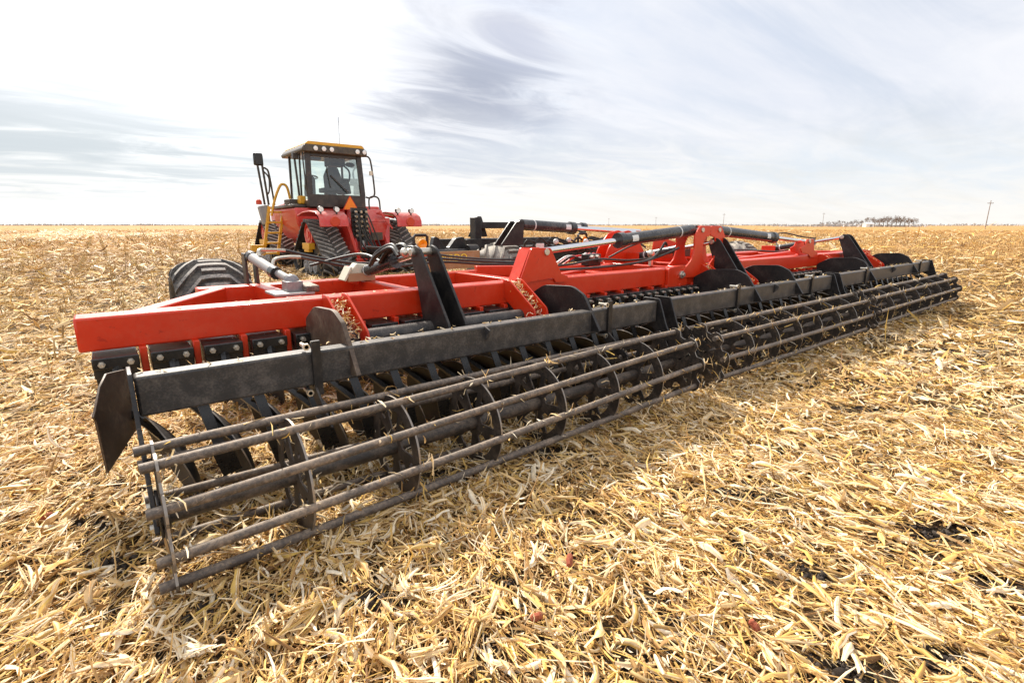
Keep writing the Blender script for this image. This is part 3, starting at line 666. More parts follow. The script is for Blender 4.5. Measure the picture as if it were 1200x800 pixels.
# left end shield
sh = [(0.60, 0.685), (0.51, 0.605), (0.48, 0.585), (0.50, 0.56), (0.52, 0.30), (0.98, 0.34), (1.02, 0.66), (0.70, 0.72)]
vs0 = [(-0.195 + (yy - 0.5) * 0.30, yy, z_) for yy, z_ in sh]; n_ = len(vs0); vs1 = [(x_ - 0.010, y_ + 0.003, z_) for x_, y_, z_ in vs0]
b('end_shield', MB().add(vs0 + vs1, [tuple(range(n_)), tuple(range(2 * n_ - 1, n_ - 1, -1))] + [(i, i + n_, (i + 1) % n_ + n_, (i + 1) % n_) for i in range(n_)]), 'rust', bevel=0.002)

# bar rollers
def cog(n=9, r=RR, hole=0.055):
    """toothed wheel outline with windows: built as rim ring + spokes + hub"""
    pts = []
    for k in range(n * 8):
        t = 2 * math.pi * k / (n * 8); c = math.cos(t * n)
        pts.append((r + 0.012 * c) if c > -0.2 else (r - 0.012 + 0.012 * c))
    return pts
def wheel_plate(x, end=False, ph=0.0, spokes=5, wide=0.22):
    n = 72; mb = MB(); h = 0.005
    ro = [r_ + 0.022 * (math.cos(9 * 2 * math.pi * k / n) > -0.2) for k, r_ in zip(range(n), cog()[::1])] if end else [RR - 0.001] * n
    ri = [RR - 0.072] * n; hub = [0.080] * n
    def P3(s_, r_, t): return (x + s_, float(ry(x)) - r_ * math.sin(t), RZ + r_ * math.cos(t))
    def ringmesh(a, c):
        v = [P3(s_, rr_[k], 2 * math.pi * k / n + ph) for s_ in (-h, h) for rr_ in (a, c) for k in range(n)]
        f = []
        for k in range(n):
            k2 = (k + 1) % n
            f += [(k, k2, n + k2, n + k), (2 * n + k, 3 * n + k, 3 * n + k2, 2 * n + k2), (k, 2 * n + k, 2 * n + k2, k2), (n + k, n + k2, 3 * n + k2, 3 * n + k)]
        mb.add(v, f)
    ringmesh(ro, ri); ringmesh(hub, [0.03] * n)
    for k in range(spokes):
        t = 2 * math.pi * k / spokes + ph + 0.3; w0, w1 = wide * 1.7, wide
        q_ = [(0.078, t - w0), (0.078, t), (0.078, t + w0), (RR - .066, t + w1 * 1.25), (RR - .066, t + w1 * .5), (RR - .11, t + w1 * .25), (RR - .11, t - w1 * .25), (RR - .066, t - w1 * .5), (RR - .066, t - w1 * 1.25)]
        m_ = len(q_); mb.add([P3(s_, r_, tt) for s_ in (-h * .9, h * .9) for r_, tt in q_], [tuple(range(m_)), tuple(range(2 * m_ - 1, m_ - 1, -1))] + [(i, i + m_, (i + 1) % m_ + m_, (i + 1) % m_) for i in range(m_)])
    return mb
for si, (x0, x1) in enumerate(SEC):
    ra, rb = (x0 + 0.03, x0 + 0.10, x0 + 0.02)[si], (x1 - 0.12, x1 - 0.06, x1 - 0.22)[si]
    ph0 = (0.02, 0.05, 0.0)[si]
    def phx(x): return ph0 + (R(20) * (1 - np.clip(x / 3.5, 0, 1)) if si == 0 else 0)     # the bars of the left roller run in a slight spiral
    roll = b('roller', MB().cyl((ra - 0.03, ry(ra), RZ), (rb + 0.03, ry(rb), RZ), 0.040, 24), 'wheelplate')
    roll['label'] = ('left', 'middle', 'right')[si] + ' bar roller of nine rusty pipes'
    nb = 9
    for k in range(nb):
        bp = []
        for u_ in np.linspace(-0.045 - random.random() * .02, rb - ra + .04, 12):
            x_ = ra + u_; t = 2 * math.pi * k / nb + phx(x_); q_ = RR + random.uniform(-.002, .002)
            bp.append((x_, ry(x_) - q_ * math.sin(t), RZ + q_ * math.cos(t)))
        b('bar', MB().tube(bp, 0.0205, 14), 'steel', roll)
    nw = 8
    for k in range(nw):
        xx = ra + (rb - ra) * k / (nw - 1)
        wpl = b('wheel_plate', wheel_plate(xx, k in (0, nw - 1), phx(xx), 5, .44 if (k in (0, nw - 1) and not (si == 0 and k == 0)) else .24 if si == 0 else .32), 'wheelplate', roll); wpl.data.materials.append(M['edge'])
        for pl in wpl.data.polygons:
            c_ = pl.center + WP[wpl]
            if abs(pl.normal.x) < .5 and math.hypot(c_.y - ry(xx), c_.z - RZ) > RR - .03: pl.material_index = 1

# discs: bracket > arm, disc, bolts, hanger
def disc_unit(x, y, zb, with_bolts=True):
    br = b('disc_bracket', MB().box(x - 0.100, x + 0.100, y, y + 0.26, zb - 0.075, zb + 0.035).box(x - 0.102, x + 0.102, y - 0.018, y + 0.004, zb - 0.022, zb + 0.040).cyl((x - 0.095, y + 0.06, zb - 0.085), (x + 0.095, y + 0.06, zb - 0.085), 0.042, 12), 'blackclean', bevel=0.006)
    if with_bolts:
        for dx in (-0.062, 0.062): b('bolt', MB().cyl((x + dx, y - 0.062, zb + 0.008), (x + dx, y - 0.016, zb + 0.008), 0.010, 8).cyl((x + dx, y - 0.036, zb + 0.008), (x + dx, y - 0.016, zb + 0.008), 0.017, 6), 'zinc', br)
    b('hanger', MB().box(x + 0.110, x + 0.145, y + 0.06, y + 0.2, zb - 0.10, zb + 0.06), 'red', br, bevel=0.004)
    hx, hy, hz = x + 0.23, y - 0.36, 0.235
    b('disc_arm', MB().tube([(x, y + 0.0, zb - 0.02), (x, y - 0.035, zb - 0.10), (x + .03, y - 0.14, zb - 0.24), (hx - 0.025, hy - 0.01, hz + 0.02)], [0.026, 0.026, 0.024, 0.03], 6), 'blackclean', br)
    prof = [(0.0, 0.0), (-0.006, 0.08), (-0.022, 0.15), (-0.045, 0.215), (-0.07, 0.262), (-0.076, 0.260), (-0.052, 0.213), (-0.03, 0.15), (-0.013, 0.08), (-0.007, 0.0)]
    mb = MB().lathe(prof, (0, 0, 0), 'x', 36); rot = Matrix.Rotation(R(11), 3, 'Z') @ Matrix.Rotation(R(-17), 3, 'Y')
    mb.v = [rot @ v + Vector((hx, hy, hz)) for v in mb.v]
    dk = b('disc', mb, 'disc', br, smooth=50); dk.data.materials.append(M['edge'])
    for pl in dk.data.polygons:
        if pl.center.length > .2575: pl.material_index = 1
    return br
u0 = disc_unit(-0.095, 1.085, 0.680)
for i in range(1, 47): dup_part(u0, H, (0.2555 * i, 0, 0))
u1 = disc_unit(0.40, 2.40, 0.645, False)
for i in range(1, 42): dup_part(u1, H, (0.2555 * i, 0, 0))

# dark straps added between the discs to deepen the darkness under the toolbars
strap = b('dark_strap', MB().beam((0.20, 0.56, 0.60), (0.26, 0.47, 0.30), 0.05, 0.010, (0, 1, 0)).beam((0.26, 0.47, 0.31), (0.30, 0.50, 0.16), 0.09, 0.008, (0, 1, 0)), 'blackclean')
for i in range(1, 46):
    if not any(abs(0.20 + 0.2555 * i - q_) < 0.12 for q_ in (3.75, 7.6)): dup_part(strap, H, (0.2555 * i, 0, 0))

# gauge wheels
def tyre_mb(c, rad_, wid, lug_n, sign=1):
    c = Vector(c); hw = wid / 2
    prof = [(-hw * 0.72, rad_ * 0.50), (-hw * 0.96, rad_ * 0.60), (-hw, rad_ * 0.70), (-hw * 0.93, rad_ * 0.77), (-hw * 0.72, rad_ * 0.865), (-hw * 0.35, rad_ * 0.93), (0, rad_ * 0.94)]
    prof = prof + [(-a, r_) for a, r_ in prof[-2::-1]]
    carc = MB().lathe(prof, c, 'x', 48)
    lug = MB()
    def surfpt(a, th_, lift):
        f = abs(a) / hw
        r_ = np.interp(f, [0, .35, .72, .93, 1.0], [rad_ * .94, rad_ * .93, rad_ * .865, rad_ * .77, rad_ * .70]) + lift
        return c + Vector((a, math.cos(th_) * r_, math.sin(th_) * r_))
    def bar(path, w, h):
        v = []; 
        for i, (a, th_) in enumerate(path):
            for dw in (-w / 2, w / 2):
                for l_ in (-0.004, h): v.append(surfpt(a, th_ + dw / rad_ * (1.0 if l_ < 0 else 0.8), l_ * (0.7 if abs(a) > hw * .95 else 1)))
        n = len(path); f = []
        for i in range(n - 1):
            o = i * 4; f += [(o + 1, o + 5, o + 7, o + 3), (o, o + 4, o + 5, o + 1), (o + 2, o + 3, o + 7, o + 6)]
        f += [(0, 1, 3, 2), (4 * n - 4, 4 * n - 2, 4 * n - 1, 4 * n - 3)]
        lug.add(v, f)
    st = 2 * math.pi / lug_n
    for k in range(lug_n):
        t = k * st
        us = (-1.0, -.93, -.78, -.60, -.36, -.15, .15, .36, .60, .78, .93, 1.0)
        bar([(hw * u_, t + 1.35 * st * max(0, abs(u_) - .34) / .66) for u_ in us], 0.058, 0.046)
        bar([(hw * u_, t + st / 2) for u_ in (-.30, 0, .30)], 0.050, 0.044)
    return carc, lug
def gauge_wheel(c, rad_=0.53, wid=0.66, dusty=False, nlug=16):
    carc, lug = tyre_mb(c, rad_, wid, nlug)
    w = b('gauge_wheel', MB().lathe([(-wid * .30, rad_ * .54), (-wid * .22, rad_ * .50), (-wid * .10, rad_ * .2), (-wid * .10, 0.0), (wid * .10, 0.0), (wid * .10, rad_ * .2), (wid * .22, rad_ * .5), (wid * .30, rad_ * .54)], c, 'x', 32), 'grey')
    b('tyre', carc, 'dusty' if dusty else 'rubber', w, smooth=60); b('tread', lug, 'dusty' if dusty else 'lug', w, smooth=30)
    cx, cy, cz = c
    b('wheel_arm', MB().beam((cx + wid * .5 + 0.07, cy + 0.02, cz), (cx + wid * .5 + 0.07, YF1, 0.80), 0.06, 0.14).cyl((cx, cy, cz), (cx + wid * .5 + 0.1, cy, cz), 0.05, 14), 'black')
    return w
gauge_wheel((0.83, 4.22, 0.505), 0.525, 0.74)
gauge_wheel((4.58, 3.85, 0.565), 0.585, 0.66, True)
gauge_wheel((7.25, 3.95, 0.515), 0.54, 0.66, True)
gauge_wheel((10.9, 3.60, 0.515), 0.54, 0.66, True)
# cylinder that sets the left gauge wheel
o = b('mount_plate', MB().box(0.86, 1.14, 1.62, 1.92, 0.898, 0.915), 'grey', bevel=0.003)
b('depth_cylinder', MB().tube([(1.02, 1.86, 1.00), (1.00, 2.05, 1.03), (0.99, 2.06, 1.03), (0.955, 2.72, 1.13)], [0.030, 0.030, 0.043, 0.043], 20), 'grey')
b('gland', MB().cyl((0.988, 2.04, 1.028), (0.983, 2.13, 1.04), 0.050, 18).cyl((0.958, 2.66, 1.122), (0.954, 2.74, 1.134), 0.050, 18), 'blackclean', bevel=0.004)
b('clevis', MB().ball((1.03, 1.80, 0.985), 0.055, n=8).box(0.97, 1.09, 1.72, 1.86, 0.912, 0.99), 'cylgrey', bevel=0.006)
b('clevis', MB().beam((1.13, 1.62, 0.935), (1.13, 1.85, 0.945), 0.10, 0.05), 'steel', bevel=0.012)
[b('wheel_lever', MB().box(q_, q_ + .022, 2.72, 2.84, 0.80, 1.16), 'cab', bevel=0.006) for q_ in (.90, .985)]
b('fitting', MB().tube(spline([(0.98, 2.5, 1.14), (0.99, 2.55, 1.19), (1.10, 2.6, 1.19), (1.22, 2.62, 1.18)]), 0.014, 8).tube(spline([(1.0, 2.2, 1.08), (1.03, 2.22, 1.13), (1.15, 2.3, 1.14), (1.28, 2.4, 1.13)]), 0.014, 8).cyl((0.95, 2.60, 1.12), (1.05, 2.60, 1.19), 0.022, 8), 'zinc')
# hoses
def hose(pts, r=0.013, m='hose', n=10): b('hose', MB().tube(spline(pts, n), r, 8), m)
hose([(1.22, 2.62, 1.18), (1.5, 2.75, 1.11), (1.9, 2.8, 1.03), (2.3, 2.75, 1.02), (2.7, 2.7, 1.05), (3.3, 2.68, 1.0), (4.0, 2.66, .95), (4.9, 2.64, .93)], 0.014)
hose([(1.28, 2.40, 1.13), (1.5, 2.62, 1.08), (1.9, 2.72, 0.99), (2.3, 2.72, 0.98), (2.9, 2.7, 1.00), (3.5, 2.66, .95), (4.4, 2.6, .92)], 0.014)
hose([(2.1, 2.9, 1.18), (2.6, 2.9, 1.13), (3.1, 2.85, 1.05), (3.6, 2.8, 1.0), (4.3, 2.75, 0.97)], 0.012)
hose([(3.2, 1.35, 0.99), (3.7, 1.42, 0.965), (4.3, 1.45, 0.965), (4.8, 1.4, 1.0), (5.15, 1.35, 1.08), (5.3, 1.3, 1.14)], 0.013)
hose([(3.2, 1.6, 1.00), (3.8, 1.65, 0.99), (4.4, 1.75, 1.02), (5.0, 1.8, 0.98), (5.4, 1.7, 1.0)], 0.012)
hose([(4.75, 1.9, 1.02), (4.95, 1.75, 1.15), (5.2, 1.6, 1.24), (5.45, 1.5, 1.27)], 0.010)
hose([(4.6, 1.45, 0.97), (4.9, 1.4, 1.02), (5.05, 1.38, 1.12), (5.1, 1.36, 1.2), (5.14, 1.36, 1.17)], 0.014)
hose([(6.6, 1.5, 0.98), (7.1, 1.6, 1.05), (7.7, 1.6, 1.03), (8.2, 1.5, 1.0), (8.5, 1.45, 1.02)], 0.012)
hose([(8.7, 1.7, 1.05), (8.95, 1.9, 1.22), (9.3, 1.9, 1.27), (9.6, 1.7, 1.2), (9.75, 1.55, 1.18)], 0.011)
hose([(1.5, 2.85, 1.02), (1.75, 2.5, 1.12), (1.8, 2.2, 1.14), (1.83, 1.9, 1.08)], 0.012)
for k, (dx, dy) in enumerate(((0, 0), (.03, .04), (-.03, .05), (.05, -.02))):
    hose([(4.3 + dx, 2.3 + dy, 0.93), (4.42 + dx, 2.2 + dy, 1.03), (4.6 + dx, 2.15 + dy, 0.97 + 0.02 * k), (4.8 + dx, 2.25 + dy, 1.05), (4.95 + dx, 2.3 + dy, 0.95)], 0.012, ('hose', 'redletter', 'white', 'redletter')[k])
# valve block with fittings on the centre frame
vb = b('valve_block', MB().box(4.5, 4.72, 2.0, 2.12, 0.92, 1.06), 'blackclean', bevel=0.006); b('valve_block', MB().box(6.7, 6.95, 2.2, 2.34, 0.94, 1.08), 'blackclean', bevel=0.006)
b('fitting', MB().cyl((4.53, 2.0, 1.03), (4.53, 1.94, 1.03), 0.02, 8).cyl((4.62, 2.0, 1.03), (4.62, 1.94, 1.03), 0.02, 8).cyl((4.69, 2.0, 0.98), (4.69, 1.94, 0.98), 0.02, 8), 'zinc', vb); b('fitting', MB().ball((5.38, 1.75, 1.05), 0.05, n=6).cyl((5.38, 1.75, 1.05), (5.38, 1.75, .9), .03, 8), 'zinc')
# document box on the front beam
db = b('document_box', MB().plate([(1.66, 0.90), (1.88, 0.90), (1.88, 1.04), (1.74, 1.06), (1.66, 0.97)], 'y', 2.28, 2.40), 'cream', bevel=0.008)
b('box_base', MB().box(1.64, 1.90, 2.25, 2.279, 0.90, 0.975), 'cardboard', db, bevel=0.004)
b('box_lid', MB().beam((1.61, 2.33, 0.91), (1.68, 2.33, 1.03), 0.16, 0.02, (1, 0, -0.5)), 'cream', db, bevel=0.004)
# hydraulic cluster at the lift mast top
hc = MB()
for k in range(7):
    a0 = Vector((1.70 + 0.03 * k, 1.35 + 0.05 * (k % 3), 1.17 + 0.02 * (k % 2)))
    hc.tube(spline([a0, a0 + Vector((0.0, 0.12, 0.06)), a0 + Vector((-0.04, 0.3, 0.0)), a0 + Vector((-0.02, 0.5, -0.1))], 6), 0.014, 8)
b('hose', hc, 'hose'); b('fitting', MB().ball((1.72, 1.28, 1.20), 0.035, n=6).ball((1.9, 1.3, 1.19), 0.03, n=6).cyl((1.8, 1.33, 1.2), (1.8, 1.46, 1.2), 0.025, 8), 'zinc')
# hitch and front hitch frame: black toolbar ahead of the discs
b('front_toolbar', MB().box(4.25, 6.9, 5.05, 5.22, 1.03, 1.18), 'black', bevel=0.01)
b('hitch_post', MB().box(4.54, 4.66, 4.45, 4.60, 0.70, 1.52), 'black', bevel=0.008)
b('hitch_rail', MB().box(4.664, 5.35, 4.48, 4.57, 1.35, 1.45), 'black', bevel=0.008)
b('hitch_strap', MB().plate(fillet([(4.52, 1.22), (4.70, 1.54), (4.78, 1.54), (4.90, 1.22)], .02), 'y', 4.62, 4.64), 'black', bevel=0.004)
b('cylinder_bracket', MB().plate(fillet([(3.84, 1.15), (4.10, 1.45), (4.22, 1.45), (4.20, 1.15)], 0.03), 'y', 2.87, 2.89).plate(fillet([(3.84, 1.15), (4.10, 1.45), (4.22, 1.45), (4.20, 1.15)], 0.03), 'y', 3.01, 3.03), 'black', bevel=0.004)
b('drawbar', MB().beam((5.3, 4.0, 0.85), (6.0, 11.4, 0.72), 0.14, 0.20).beam((6.9, 4.0, 0.85), (6.16, 11.4, 0.72), 0.14, 0.20).box(5.9, 6.26, 11.3, 11.9, 0.66, 0.78), 'black', bevel=0.01)
cr = MB()
cr.plate(fillet([(3.70, 0.95), (3.78, 1.24), (3.86, 1.22), (3.93, 1.09), (4.03, 1.07), (4.15, 1.21), (4.3, 1.23), (4.35, 0.95)], 0.03), 'y', 4.4, 4.5)
cr.cyl((3.72, 4.3, 0.99), (4.4, 4.3, 0.99), 0.07, 14).cyl((4.25, 4.25, 1.02), (4.42, 4.25, 1.02), 0.10, 16).box(4.36, 5.4, 4.40, 4.49, 1.05, 1.19)
b('hitch_carrier', cr, 'black', bevel=0.005)
clut = MB()
for k in range(16):
    x_ = 4.55 + 0.13 * k; clut.tube(spline([(x_, 3.3, 1.02), (x_ + .1 * math.sin(k), 3.2, 1.20 + 0.03 * math.sin(k * 2.1)), (x_ + .25, 3.1 + .1 * math.cos(k), 1.12), (x_ + .4, 3.0, 1.05)], 5), 0.016, 6)
clut.box(4.6, 6.4, 3.25, 3.45, 1.0, 1.12)
b('hose', clut, 'hose')
b('fitting', MB().box(4.55, 4.68, 3.0, 3.02, 1.07, 1.16).ball((4.9, 3.0, 1.18), 0.04, n=6).ball((5.15, 3.0, 1.2), 0.035, n=6).ball((5.5, 3.0, 1.17), 0.04, n=6), 'white')
# brown plate with yellow lettering ahead of the left wing
lp = b('name_plate', MB().box(3.05, 3.82, 3.30, 3.32, 0.86, 1.08), 'brownplate', bevel=0.004)
cu = bpy.data.curves.new('lettering', 'FONT'); cu.body = 'IERDO'; cu.size = 0.13; cu.extrude = 0.003; cu.align_x = 'LEFT'
to = bpy.data.objects.new('lettering', cu); COL.objects.link(to)
bpy.context.view_layer.update(); dg = bpy.context.evaluated_depsgraph_get(); tme = bpy.data.meshes.new_from_object(to.evaluated_get(dg)); bpy.data.objects.remove(to)
tme.materials.clear(); tme.materials.append(M['letter'])
to = bpy.data.objects.new('lettering', tme); COL.objects.link(to); to.parent = lp
to.location = Vector((3.24, 3.295, 0.955)) - WP[lp]; to.rotation_euler = (R(90), 0, 0)
# amber warning lamps in black hoops
for (x_, y_, z_) in ((2.90, 3.2, 1.185), (5.65, 3.22, 1.18)):
    hp = b('lamp_hoop', MB().tube(fillet([(0, 0), (0, 1), (1, 1), (1, 0)], 0) and [(x_ - .09, y_, z_ - .22), (x_ - .09, y_, z_ + .08), (x_ - .07, y_, z_ + .10), (x_ + .07, y_, z_ + .10), (x_ + .09, y_, z_ + .08), (x_ + .09, y_, z_ - .22)], 0.018, 8), 'black')
    b('warning_lamp', MB().lathe([(0.0, 0.0), (-0.02, 0.03), (-0.02, 0.055), (0.02, 0.055), (0.035, 0.04)], (x_ + .01, y_ - 0.02, z_ + .0), 'y', 16), 'amber', hp)
# straw caught on the machine
dp = []
def caught(n, x, y, z_, L=(0.03, 0.10), sl=0.5):
    n = len(x); l_ = rng.uniform(*L, n)
    dp.append(strips(n, x, y, z_, rng.uniform(0, 6.28, n), rng.normal(0, sl, n), rng.normal(0, .6, n), l_, rng.uniform(.004, .012, n), rng.normal(0, .5, n), rng.uniform(.2, .8, n), np.clip(rng.normal(.7, .2, n), 0, 1), 4, 2))
for si, (x0, x1) in enumerate(SEC):
    n = 420
    xs = np.where(rng.random(n) < .6, rng.choice(np.linspace(x0 + .055, x1 - .075, 8), n) + rng.normal(0, .02, n), rng.uniform(x0, x1, n))
    t = 2 * np.pi * rng.integers(0, 9, n) / 9 + (0.02, 0.05, 0.0)[si] + (R(20) * (1 - np.clip(xs / 3.5, 0, 1)) if si == 0 else 0)
    caught(n, xs, ry(xs) - RR * np.sin(t) - .008 + rng.normal(0, .012, n), RZ + RR * np.cos(t) + .012 + rng.normal(0, .012, n), (.02, .12), .9)
    n = 260; t = rng.uniform(0, 6.28, n); q_ = rng.uniform(.05, .27, n); xs = rng.choice(np.linspace(x0 + .055, x1 - .075, 8), n) + rng.normal(0, .02, n); caught(n, xs, ry(xs) - q_ * np.sin(t), RZ + q_ * np.cos(t), (.03, .13), 1.0)
    n = 70; caught(n, rng.uniform(x0, x1, n), rng.uniform(.42, .54, n), np.full(n, ZT1 + .008), (0.02, .06), .2)
    n = 60; xl, xr_ = XG[si]; caught(n, rng.uniform(xl, xr_, n), rng.uniform(.62, .88, n), np.full(n, .66), (.03, .09), .3)
    for xx in ((1.13, 2.68) if si == 0 else (XG[si][0] + .2, XG[si][1] - .2)):
        n = 150; t = rng.random(n); caught(n, xx + rng.uniform(-.055, .055, n), .83 + .34 * t, .69 + .22 * t + rng.uniform(-.03, .05, n), (.02, .07), .6)
    n = 700; caught(n, rng.uniform(x0, x1, n), rng.normal(0.18, .18, n), .02 + np.abs(rng.normal(0, .05, n)), (.06, .18), .4)
n = 60; caught(n, rng.uniform(-.2, 11, n), rng.uniform(1.22, 1.37, n), np.full(n, .925), (.02, .05), .1)
V, Fq, T = merge(dp); tag(np_mesh('caught_straw', V, Fq, T, 'straw'), 'bits of straw caught on the rollers and bars of the harrow', 'straw', kind='stuff')

# ------------------------------------------------------------------ TRACTOR
TX = 6.12
TR = thing('tracked_tractor', (TX, 15.8, 0), 'red articulated tractor on four triangular rubber tracks with a black cab and yellow ladder', 'tractor')
def t(name, mb, m, parent=None, **kw): return mb.build(name, M[m], parent or TR, **kw)
def hull(pts):
    pts = sorted(set(pts)); 
    def half(P):
        h = []
        for p_ in P:
            while len(h) >= 2 and (h[-1][0] - h[-2][0]) * (p_[1] - h[-2][1]) - (h[-1][1] - h[-2][1]) * (p_[0] - h[-2][0]) <= 0: h.pop()
            h.append(p_)
        return h
    return half(pts)[:-1] + half(pts[::-1])[:-1]
def track(xc, yc, lab, w=0.80):
    circ = [(0.0, 1.14, 0.36), (1.02, 0.37, 0.33), (-1.02, 0.37, 0.33)]
    pts = hull([(round(cy + r_ * math.cos(R(a)), 4), round(cz + r_ * math.sin(R(a)), 4)) for cy, cz, r_ in circ for a in range(0, 360, 12)])
    # resample
    P = np.array(pts + pts[:1]); sg = np.hypot(*(P[1:] - P[:-1]).T); cum = np.concatenate([[0], np.cumsum(sg)]); tot = cum[-1]; n = 96
    ss = np.linspace(0, tot, n, endpoint=False); Y = np.interp(ss, cum, P[:, 0]); Z = np.interp(ss, cum, P[:, 1])
    tang = np.stack([np.roll(Y, -1) - np.roll(Y, 1), np.roll(Z, -1) - np.roll(Z, 1)], -1); tang /= np.linalg.norm(tang, axis=1)[:, None]; nor = np.stack([tang[:, 1], -tang[:, 0]], -1)
    belt = MB(); v = []; hw = w / 2
    for i in range(n):
        for a, h in ((-hw, 0.0), (-hw, 0.035), (hw, 0.035), (hw, 0.0)):
            v.append((xc + a, yc + Y[i] + nor[i, 0] * h, Z[i] + nor[i, 1] * h))
    f = [(i * 4 + k, ((i + 1) % n) * 4 + k, ((i + 1) % n) * 4 + (k + 1) % 4, i * 4 + (k + 1) % 4) for i in range(n) for k in range(4)]
    belt.add(v, f)
    def at_(s_, a, h):
        s_ = s_ % tot; y_ = np.interp(s_, np.append(ss, tot), np.append(Y, Y[0])); z_ = np.interp(s_, np.append(ss, tot), np.append(Z, Z[0]))
        nx = np.interp(s_, np.append(ss, tot), np.append(nor[:, 0], nor[0, 0])); nz_ = np.interp(s_, np.append(ss, tot), np.append(nor[:, 1], nor[0, 1]))
        return (xc + a, yc + y_ + nx * h, z_ + nz_ * h)
    lug = MB(); nl = 36; sp_ = tot / nl
    for k in range(nl):
        for sd in (-1, 1):
            s0 = k * sp_ + (sp_ / 2 if sd > 0 else 0); vv = []
            path = [(0.02, 0.0), (0.13, -0.07), (0.26, -0.15), (hw - 0.005, -0.22)]
            for a, ds in path:
                for dw in (-0.030, 0.030):
                    for h in (0.03, 0.085): vv.append(at_(s0 + ds + dw * (1 if h < .05 else .7), sd * a, h))
            m_ = len(path); ff = []
            for i in range(m_ - 1):
                o_ = i * 4; ff += [(o_ + 1, o_ + 5, o_ + 7, o_ + 3), (o_, o_ + 4, o_ + 5, o_ + 1), (o_ + 2, o_ + 3, o_ + 7, o_ + 6)]
            ff += [(0, 1, 3, 2), (4 * m_ - 4, 4 * m_ - 2, 4 * m_ - 1, 4 * m_ - 3)]
            lug.add(vv, ff)
    tr_ = t('track', belt, 'rubber', smooth=40, label=lab)
    t('tread', lug, 'lug', tr_, smooth=25)
    def wheel(name, cy, cz, r_, m, ww):
        t(name, MB().lathe([(-ww, r_ * .25), (-ww, r_ * .55), (-ww * .55, r_ * .62), (-ww, r_ * .78), (-ww, r_), (ww, r_), (ww, r_ * .78), (ww * .55, r_ * .62), (ww, r_ * .55), (ww, r_ * .25)], (xc, yc + cy, cz), 'x', 32, True).cyl((xc - ww - .02, yc + cy, cz), (xc + ww + .02, yc + cy, cz), r_ * .3, 12), m, tr_)
    wheel('drive_wheel', 0, 1.14, 0.34, 'red_tractor', hw * .8)
    wheel('idler_wheel', 1.02, 0.37, 0.31, 'blackclean', hw * .9); wheel('idler_wheel', -1.02, 0.37, 0.31, 'blackclean', hw * .9)
    for yy in (-0.42, 0.0, 0.42): wheel('roller_wheel', yy, 0.22, 0.17, 'grey', hw * .85)
    t('undercarriage_frame', MB().box(xc - hw * .7, xc + hw * .7, yc - 0.75, yc + 0.75, 0.36, 0.56).plate([(yc - .3, .56), (yc + .3, .56), (yc + .14, 1.1), (yc - .14, 1.1)], 'x', xc - .1, xc + .1), 'cab', tr_, bevel=0.01)
    t('weight_block', MB().box(xc - hw - 0.02, xc - hw + .16, yc - 0.30, yc + 0.30, 0.72, 0.90).box(xc - hw - .01, xc - hw + .12, yc - .2, yc + .2, .64, .72), 'yellow', tr_, bevel=0.012)
    return tr_
XL_, XR_ = TX - 1.10, TX + 1.12
track(XL_, 13.25, 'left rear track'); track(XR_, 13.25, 'right rear track')
track(XL_, 18.4, 'left front track'); track(XR_, 18.4, 'right front track')
# rear fenders: curved shells over the rear tracks
def fender(xc, w=0.80):
    prof = [(11.85, 1.36), (11.86, 1.52), (11.95, 1.66), (12.2, 1.76), (12.7, 1.80), (13.3, 1.78), (13.8, 1.70)]
    inn = [(y_ + (0.03 if i < 2 else 0), z_ - (0.04 if i > 0 else 0)) for i, (y_, z_) in enumerate(prof)]
    poly = prof + inn[::-1]
    m_ = MB().plate(poly, 'x', xc - w / 2, xc + w / 2)
    fe = t('fender', m_, 'red_tractor', bevel=0.02, seg=3, smooth=50)
    for dx in (-w * .36, w * .18):
        wl = t('work_lamp', MB().lathe([(-0.03, 0.0), (-0.03, .075), (0.04, .085), (0.07, .05), (0.07, 0)], (xc + dx, 12.02, 1.82), 'y', 14).cyl((xc + dx, 12.05, 1.70), (xc + dx, 12.05, 1.80), .025, 6), 'cab')
        t('lamp_lens', MB().lathe([(-0.034, 0.0), (-0.034, .066)], (xc + dx, 12.02, 1.82), 'y', 14), 'lens', wl)
    t('tail_lamp', MB().lathe([(-0.02, 0.0), (-0.02, .12), (0.0, .14)], (xc + 0.02, 11.85, 1.50), 'y', 18), 'orangered', fe)
    return fe
fender(XL_ - .02); fender(XR_ + .02)
# frame, rear housing, hitch
t('rear_frame', MB().plate([(12.0, .55), (12.0, .9), (12.35, 1.55), (14.2, 1.65), (15.6, 1.2), (15.6, .6)], 'x', TX - .52, TX - .44).plate([(12.0, .55), (12.0, .9), (12.35, 1.55), (14.2, 1.65), (15.6, 1.2), (15.6, .6)], 'x', TX + .44, TX + .52).box(TX - .44, TX + .44, 12.5, 15.5, .7, 1.30).beam((TX - .55, 11.95, .42), (TX + .55, 11.95, .42), .14, .12).beam((TX - .62, 12.25, 1.6), (TX - .42, 11.98, .45), .12, .10).beam((TX + .62, 12.25, 1.6), (TX + .42, 11.98, .45), .12, .10), 'red_tractor', bevel=0.015)
t('rear_housing', MB().box(TX - .05, TX + .56, 12.15, 12.8, .95, 1.50).plate([(12.15, 1.5), (12.8, 1.5), (12.8, 1.86), (12.5, 1.86)], 'x', TX - .05, TX + .56), 'red_tractor', bevel=0.03)
t('recessed_panel', MB().box(TX + .02, TX + .38, 12.13, 12.16, 0.98, 1.2), 'rust', bevel=0.005)
t('lift_strut', MB().beam((TX + .30, 12.1, 1.80), (TX + .62, 11.95, 1.30), .06, .05).beam((TX + .25, 12.2, 1.75), (TX + .85, 12.3, 1.62), .08, .06), 'red_tractor', bevel=0.01)
